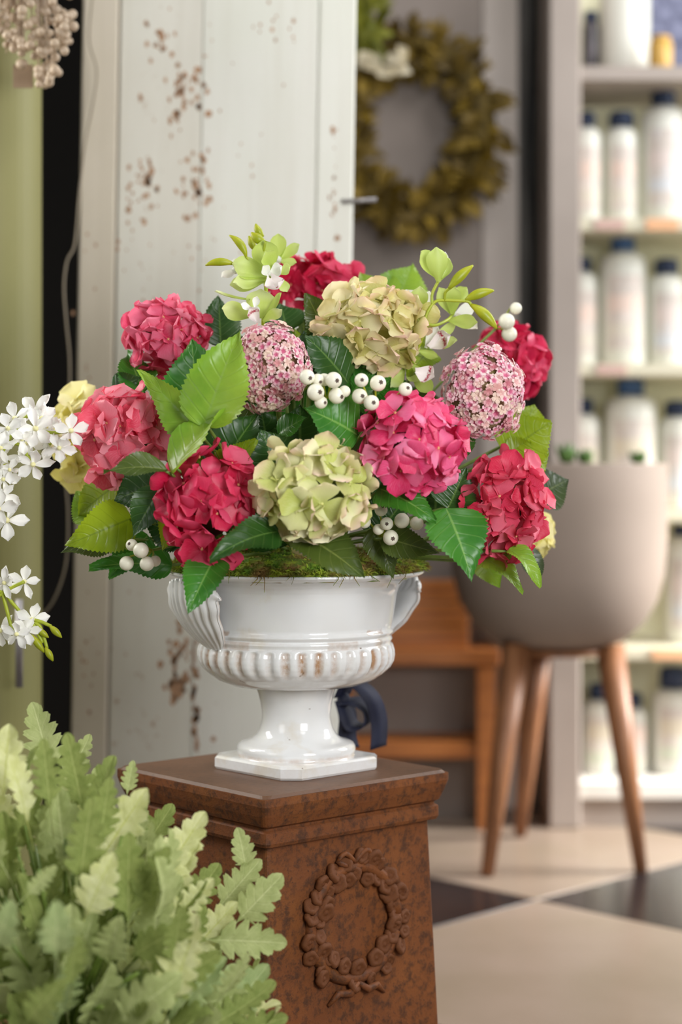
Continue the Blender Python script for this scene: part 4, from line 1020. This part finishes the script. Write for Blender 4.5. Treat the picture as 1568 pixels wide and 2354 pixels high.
for a in [(606, 640, 566, 590), (604, 630, 538, 607), (600, 600, 610, 556), (606, 640, 628, 632), (608, 720, 590, 714)]:
    addw('stalk', *tube([P(a[0], a[1], 2.15), P((a[0]+a[2])/2, (a[1]+a[3])/2+5, 2.145), P(a[2], a[3], Zo)], .0015, 6), M_['stem_yellow'], osL)
osR = empty('orchid_spray', P(975, 740, 2.2), 'pale green orchid spray with yellow buds at the top right of the bouquet', 'orchid')
Zr = 2.14
bloom(osR, 1008, 640, Zr+.01, [(1008, 646, 964, 580, 44, Zr, Zr, 'orchid', 12, .6), (1009, 648, 1002, 568, 50, Zr-.008, Zr-.012, 'orchid', 0, -.4), (1012, 648, 1036, 596, 40, Zr+.004, Zr+.004, 'orchid', -20, .6), (1010, 644, 1024, 580, 26, Zr+.008, Zr+.008, 'white_petal'), (1006, 644, 978, 580, 26, Zr+.008, Zr+.008, 'white_petal')])
bloom(osR, 955, 725, Zr+.04, [(960, 724, 966, 656, 42, Zr+.03, Zr+.02, 'orchid', 0), (955, 720, 930, 665, 44, Zr+.05, Zr+.04, 'white_petal', 0), (968, 720, 990, 668, 30, Zr+.05, Zr+.04, 'white_petal', 0), (950, 735, 1000, 750, 30, Zr+.05, Zr+.05, 'orchid', 0)])
bloom(osR, 1042, 722, Zr+.05, [(1036, 722, 1006, 660, 34, Zr+.05, Zr+.04, 'orchid', 0), (1040, 724, 1044, 654, 36, Zr+.045, Zr+.03, 'orchid', 0), (1044, 700, 1076, 660, 36, Zr+.06, Zr+.05, 'orchid', 0), (1030, 736, 1100, 742, 34, Zr+.04, Zr+.03, 'orchid', 20), (1044, 726, 1092, 706, 34, Zr+.06, Zr+.06, 'white_petal', 0)],
      [(1046, 722, 1098, 760, 30, Zr+.05, Zr+.04, 'lip', 0)])
bloom(osR, 1000, 790, Zr+.03, [(985, 800, 1054, 788, 34, Zr+.03, Zr+.02, 'orchid', -20), (960, 806, 1006, 824, 22, Zr+.03, Zr+.03, 'orchid', 0), (985, 796, 966, 742, 36, Zr+.04, Zr+.03, 'orchid', 0), (990, 790, 1050, 744, 26, Zr+.05, Zr+.05, 'orchid', 0)],
      [(988, 800, 1040, 772, 44, Zr+.025, Zr+.01, 'lip', 0, .6), (980, 800, 1010, 750, 34, Zr+.03, Zr+.02, 'white_petal')])
bloom(osR, 940, 840, Zr+.03, [(930, 850, 905, 800, 36, Zr+.03, Zr+.03, 'orchid', 0), (940, 850, 925, 790, 30, Zr+.02, Zr+.02, 'orchid', 0), (935, 835, 968, 882, 44, Zr+.03, Zr+.02, 'orchid', 0), (930, 850, 895, 895, 36, Zr+.03, Zr+.02, 'orchid', 0), (945, 850, 990, 905, 40, Zr+.03, Zr+.03, 'orchid', 0)],
      [(955, 855, 1000, 870, 46, Zr+.01, Zr, 'lip', 0, .6)])
for a in [(1032, 664, 1088, 610, 24, Zr-.01, Zr-.01, .04), (1070, 690, 1136, 668, 24, Zr, Zr, .06), (1082, 700, 1142, 756, 26, Zr, Zr, .06)]: budm(osR, *a)
for a in [[(975, 742, Zr), (984, 716, Zr), (1000, 694, Zr), (1022, 690, Zr), (1070, 692, Zr), (1076, 690, Zr)], [(993, 700, Zr), (994, 675, Zr), (1008, 646, Zr)], [(1022, 690, Zr), (1024, 672, Zr-.005), (1034, 662, Zr-.01)], [(1070, 692, Zr), (1078, 694, Zr), (1084, 702, Zr)], [(975, 742, Zr), (1000, 748, Zr), (1028, 736, Zr+.02), (1040, 724, Zr+.05)], [(975, 742, Zr), (970, 780, Zr+.02), (940, 840, Zr+.04)]]:
    addw('stem', *tube(catmull([P(*q) for q in a], 5), .0019, 7), M_['stem_yellow'], osR)
addw('stem', *tube(catmull([CORE, P(870, 900, 2.24), P(975, 742, Zr)], 6), .0024, 7), M_['stem_yellow'], osR)

# ---------------------------------------------------------------- white dendrobium sprays, left
WP = [petal_mesh('petal', M_['white_petal'], .54, .3, -.25, 0, nu=12, ruff=.03), petal_mesh('petal', M_['white_petal'], .62, .2, .2, 2, nu=12, ruff=.05), petal_mesh('petal', M_['white_petal'], .42, .3, -.35, 3, nu=12, ruff=.04)]
M_['yellow_lip'] = simple('pale_yellow_lip', (240, 236, 176), .5)
LIP = mesh('flower', *ball((0, 0, 0), 1, 12, 8, 1.3), M_['yellow_lip'])
wd = empty('white_orchid', P(-125, 1200, 2.08), 'white star-flowered orchid reaching in at the left edge in front of the green cabinet', 'orchid')
Zw_ = 2.06; rw2 = random.Random(15)
for (x, y, s, nx, ny, st) in [(81, 945, 44, -.1, -.2, 0), (163, 990, 42, .2, .1, 1), (34, 962, 40, -.4, -.3, 0), (82, 985, 44, .1, .3, 1), (118, 1022, 42, .1, .1, 0), (76, 1068, 40, -.2, .3, 1), (10, 1050, 40, -.4, .2, 0), (8, 1102, 34, .4, .3, 1), (2, 1140, 40, .3, .2, 0), (16, 1196, 46, .3, .1, 1), (2, 1030, 34, 0, 0, 0), (56, 1337, 36, .3, .1, 0), (10, 1340, 34, -.3, .1, 1), (74, 1424, 38, .5, -.2, 0), (38, 1458, 34, -.2, .3, 1), (0, 1450, 38, -.4, .2, 0), (138, 1000, 34, 0, -.3, 0), (50, 1010, 30, .5, .5, 1), (96, 962, 40, .4, -.4, 1), (108, 990, 40, -.3, .1, 0), (136, 1030, 36, .3, .3, 1), (60, 1020, 30, -.5, .2, 0), (18, 985, 36, -.2, -.4, 1), (22, 1080, 30, .2, .5, 0), (-4, 1170, 40, .1, .2, 1), (60, 1450, 30, .3, .4, 1)]:
    Z = Zw_+rw2.uniform(-.03, .03); c = P(x, y, Z); n0 = Vector((nx+rw2.uniform(-.3, .3), -1, -ny+rw2.uniform(-.3, .3))).normalized()
    e = add('flower', LIP, wd, TM(c, frame(n0.orthogonal(), n0), px(s*.15, Z)))
    t0 = n0.orthogonal().normalized(); t1 = n0.cross(t0); a0 = rw2.uniform(0, 6)
    for m in range(5):
        a = a0+m*2*pi/5+rw2.uniform(-.15, .15); tt = t0*cos(a)+t1*sin(a); el = rw2.uniform(-.15, .45); dd = tt*cos(el)+n0*sin(el)
        add('petal', WP[(m+st) % 2 if m < 4 else 2], e, TM(c-n0*px(2, Z), frame(dd, n0*cos(el)-tt*sin(el)), px(s*rw2.uniform(.95, 1.25), Z)))
for a in [[(-125, 1300), (-90, 1150), (-20, 1050), (6, 1040), (20, 1010), (40, 985), (58, 960), (81, 948)], [(18, 1020), (44, 1022), (60, 1042), (70, 1064)], [(40, 985), (82, 988), (118, 1022)], [(82, 988), (120, 995), (163, 990)], [(-60, 1110), (-20, 1140), (16, 1196)], [(-125, 1420), (-60, 1385), (0, 1368), (24, 1352), (56, 1337)], [(-60, 1385), (0, 1360), (30, 1388), (58, 1420), (74, 1424), (90, 1428)], [(6, 1366), (18, 1410), (26, 1440), (38, 1458)], [(74, 1428), (84, 1450), (98, 1478)], [(78, 1430), (92, 1440), (100, 1462), (108, 1490)], [(80, 1426), (96, 1430), (118, 1440)]]:
    addw('stem', *tube(catmull([P(x, y, Zw_+.012) for x, y in a], 5), .0021, 7), M_['stem_yellow'], wd)
for a in [(114, 1438, 142, 1466, 16), (84, 1444, 112, 1466, 15), (72, 1460, 102, 1500, 17), (104, 1488, 122, 1520, 16), (8, 1068, 26, 1072, 10)]: budm(wd, *a, Zw_+.01)
bx_w = P(-125, 0, 2.08).x
M_['clay'] = simple('plain_terracotta_pot', (150, 96, 70), .8)
addw('stem', *tube(catmull([P(-125, 1300, 2.072), (bx_w, 2.08, .5), (bx_w, 2.08, .16)], 4), .003, 7), M_['stem_yellow'], wd)
addw('stem', *tube([P(-125, 1420, 2.072), (bx_w+.002, 2.08, .45), (bx_w, 2.08, .16)], .003, 7), M_['stem_yellow'], wd)
addw('pot', *lathe([(.05, .001), (.068, .15), (.072, .15), (.072, .175), (.064, .175), (.06, .155), (.01, .15)], 32, (bx_w, 2.08, 0)), M_['clay'], wd)

# ---------------------------------------------------------------- dusty miller, lower left foreground
def lobed(seed, mat, lobes=6, w=.5, deep=.5, arch=.1, nv=8, per=7):
    r_ = random.Random(seed); nu = lobes*per; v, f, uv = [], [], []; ph = r_.uniform(0, 6)
    amp = [[r_.uniform(.85, 1.1) for _ in range(lobes+1)] for _ in range(2)]
    for i in range(nu+1):
        u = i/nu; env = w/2*max(sin(pi*min(1, u**.75*.96+.03)), .02)**.7
        for j in range(nv+1):
            q = 2*j/nv-1; aq = abs(q); lo = (u*lobes) % 1; li = min(lobes, int(u*lobes)); sd = 0 if q < 0 else 1
            tip = max(0, sin(pi*lo**1.25))**.6*(1+.13*sin(pi*lo*6)); dp = deep*(1.0 if u < .55 else 1.0-(u-.55)*1.2)
            m = (1-dp)+dp*tip*amp[sd][li]
            if u < .12: m = min(m, .12+u*1.5)
            h = env*m
            v.append((u+aq*aq*.10*env*2*tip, q*h, .22*aq*h+arch*4*u*(1-u)+.05*sin(8*u+ph+q*2)*aq*w+.03*sin(pi*lo)*aq*aq*w-.03*w*(aq < .1))); uv.append((u, q))
    for i in range(nu):
        for j in range(nv): a = i*(nv+1)+j; f.append([a, a+nv+1, a+nv+2, a+1])
    # petiole
    n0 = len(v)
    for (x, y, z) in [(-.45, -.008, -.03), (-.45, .008, -.03), (-.45, 0, -.045), (.03, -.009, .006), (.03, .009, .006), (.03, 0, -.012)]: v.append((x, y, z)); uv.append((.5, 0))
    f += [[n0, n0+1, n0+4, n0+3], [n0+1, n0+2, n0+5, n0+4], [n0+2, n0, n0+3, n0+5]]
    return mesh('leaf', v, f, M_[mat], uv)
DM = {}
for mi, m in enumerate(['leaf_silver', 'leaf_silver_yellow', 'leaf_silver_green', 'leaf_silver_blue']):
    DM[m] = [lobed(mi*10+k, m, lobes=(6, 5, 7)[k], w=(.52, .6, .46)[k], deep=(.5, .42, .55)[k], arch=(.05, .1, -.04)[k]) for k in range(3)]
DC = Vector(((150-784)*1.84/F, 1.84, .235))
dmr = empty('dusty_miller', (DC.x, DC.y, 0), 'silvery green lobed-leaf dusty miller plant in the lower left foreground', 'plant')
def dleaf(b, t_, m, k, n0, s=None):
    d = t_-b; add('leaf', DM[m][k % 3], dmr, TM(b, frame(d, n0), d.length))
E = [(122, 1782, 74, 1614, 1.98, 1.99, 'leaf_silver', 0), (150, 1800, 208, 1688, 1.97, 1.98, 'leaf_silver', 2), (8, 1830, 22, 1664, 1.84, 1.84, 'leaf_silver_yellow', 1), (292, 1826, 306, 1748, 1.92, 1.92, 'leaf_silver', 0),
     (222, 1990, 338, 1812, 1.86, 1.84, 'leaf_silver_yellow', 0), (196, 2110, 262, 1960, 1.76, 1.76, 'leaf_silver_yellow', 1), (345, 2060, 472, 1866, 1.86, 1.88, 'leaf_silver_yellow', 2), (316, 1975, 398, 1848, 1.94, 1.95, 'leaf_silver_green', 0),
     (566, 2000, 546, 1902, 1.95, 1.95, 'leaf_silver', 1), (545, 2120, 650, 2010, 1.93, 1.93, 'leaf_silver', 1), (480, 2160, 660, 2168, 1.90, 1.90, 'leaf_silver', 0), (380, 2130, 492, 2020, 1.84, 1.84, 'leaf_silver_yellow', 2), (430, 2090, 505, 1985, 1.92, 1.93, 'leaf_silver_green', 1),
     (410, 2318, 572, 2284, 1.84, 1.84, 'leaf_silver', 2), (130, 2200, 130, 2070, 1.62, 1.60, 'leaf_silver_blue', 1), (60, 2060, 130, 1990, 1.74, 1.74, 'leaf_silver', 2), (100, 1960, 98, 1850, 1.86, 1.86, 'leaf_silver', 0), (30, 1960, 88, 1820, 1.84, 1.84, 'leaf_silver_green', 0),
     (150, 1900, 150, 1770, 1.9, 1.9, 'leaf_silver_green', 2), (300, 2200, 420, 2130, 1.78, 1.78, 'leaf_silver_green', 1), (270, 2354, 420, 2240, 1.74, 1.72, 'leaf_silver', 1), (320, 2300, 405, 2190, 1.8, 1.8, 'leaf_silver_yellow', 0), (-10, 2180, 30, 2070, 1.64, 1.62, 'leaf_silver_blue', 1),
     (60, 2354, 150, 2250, 1.66, 1.64, 'leaf_silver_green', 0), (180, 2010, 130, 1940, 1.8, 1.8, 'leaf_silver', 1), (420, 2200, 470, 2080, 1.86, 1.86, 'leaf_silver_green', 0), (500, 2090, 600, 1975, 1.95, 1.95, 'leaf_silver', 0), (200, 1880, 232, 1760, 1.95, 1.96, 'leaf_silver', 1)]
for (bx, by, tx, ty, Zb, Zt, m, k) in E:
    b, t_ = P(bx, by, Zb), P(tx, ty, Zt); dleaf(b, t_, m, k, Vector((.15, -1, .35)))
rd = random.Random(42); cnt = 0
rdm = ['leaf_silver']*5+['leaf_silver_green']*6+['leaf_silver_yellow']*2+['leaf_silver_blue']
for k in range(262):
    zz = (k+.5)/262*1.25-.25; th = k*2.39996; el = math.asin(max(-.25, min(.995, zz)))
    d = Vector((cos(el)*cos(th), cos(el)*sin(th)*.95, sin(el))); d = (d+Vector([rd.uniform(-.22, .22) for _ in range(3)])).normalized()
    q = rd.choice([1, .97, .9, .82, .68, .55]); Rr = Vector((.225, .20, .30))
    # the crown is lower towards the right
    top = 1-.30*max(0, d.x)
    tp = DC+Vector((d.x*Rr.x, d.y*Rr.y, d.z*Rr.z*top))*q; L = rd.uniform(.062, .098)
    dd = (tp-DC).normalized(); dd = (dd*.75+Vector((0, 0, .45))+Vector([rd.uniform(-.3, .3) for _ in range(3)])).normalized()
    b = tp-dd*L
    nn = (Vector((0, 0, 1))*.7+d*.6+Vector((0, -.5, 0))+Vector([rd.uniform(-.5, .5) for _ in range(3)]))
    m = rdm[rd.randrange(len(rdm))]
    if tp.y < 1.72 and tp.x < -.26 and rd.random() < .5: m = 'leaf_silver_blue'
    dleaf(b, tp, m, rd.randrange(3), nn)
parts = []
for k in range(60):
    zz = (k+.5)/60; th = k*2.39996; el = math.asin(zz*.95)
    d = Vector((cos(el)*cos(th)*.12, cos(el)*sin(th)*.11, sin(el)*.20+.02)); b0 = Vector((DC.x, DC.y, .17))
    parts.append(tube(bez(b0, DC+Vector((0, 0, .02)), DC+d, 6), .0019, 5))
v, f = join(parts); o = addw('stems', v, f, M_['stem'], dmr); o['kind'] = 'stuff'
addw('pot', *lathe([(.07, .001), (.095, .17), (.10, .17), (.10, .195), (.09, .195), (.086, .18), (.01, .175)], 40, (DC.x, DC.y, 0)), M_['clay'], dmr)

# ---------------------------------------------------------------- navy ribbon behind the urn
def strip(pts, wdir, w_, th=.0006):
    pts = [Vector(p) for p in pts]; wv = Vector(wdir).normalized()*w_/2; v = []; f = []
    for i, p in enumerate(pts):
        t_ = (pts[min(i+1, len(pts)-1)]-pts[max(i-1, 0)]).normalized(); n_ = t_.cross(wv.normalized()).normalized()*th
        v += [p-wv-n_, p+wv-n_, p+wv+n_, p-wv+n_]
    for i in range(len(pts)-1):
        a = 4*i
        for k in range(4): f.append([a+k, a+(k+1) % 4, a+4+(k+1) % 4, a+4+k])
    f += [[3, 2, 1, 0], [len(v)-4, len(v)-3, len(v)-2, len(v)-1]]
    return v, f
M_['ribbon'] = simple('navy_ribbon', (22, 28, 56), .7, (16, 20, 42), 20)
Zr_ = 2.385; yb_ = 1080+(HC-T-.001)*F/Zr_
rb_ = empty('ribbon_bow', P(830, yb_, Zr_), 'navy blue ribbon bow lying behind the foot of the white urn', 'ribbon')
addw('loop', *strip(catmull([P(786, 1600, Zr_), P(800, 1575, Zr_-.01), P(830, 1578, Zr_-.02), P(858, 1610, Zr_-.02), P(872, 1660, Zr_-.01), P(870, yb_-2, Zr_-.01)], 5), (.7, .7, .1), .030), M_['ribbon'], rb_)
addw('loop', *strip(catmull([P(786, 1606, Zr_+.01), P(796, 1640, Zr_), P(812, 1670, Zr_), P(846, 1664, Zr_), P(850, 1630, Zr_), P(820, 1612, Zr_), P(792, 1612, Zr_)], 5), (.5, .85, .2), .034), M_['ribbon'], rb_)
addw('tail', *strip(catmull([P(790, 1610, Zr_+.01), P(800, 1650, Zr_+.01), P(798, 1690, Zr_+.01), P(806, yb_-2, Zr_+.01)], 5), (.9, .4, 0), .026), M_['ribbon'], rb_)
addw('knot', *ball(P(790, 1608, Zr_), .009, 12, 8, 1.2), M_['ribbon'], rb_)
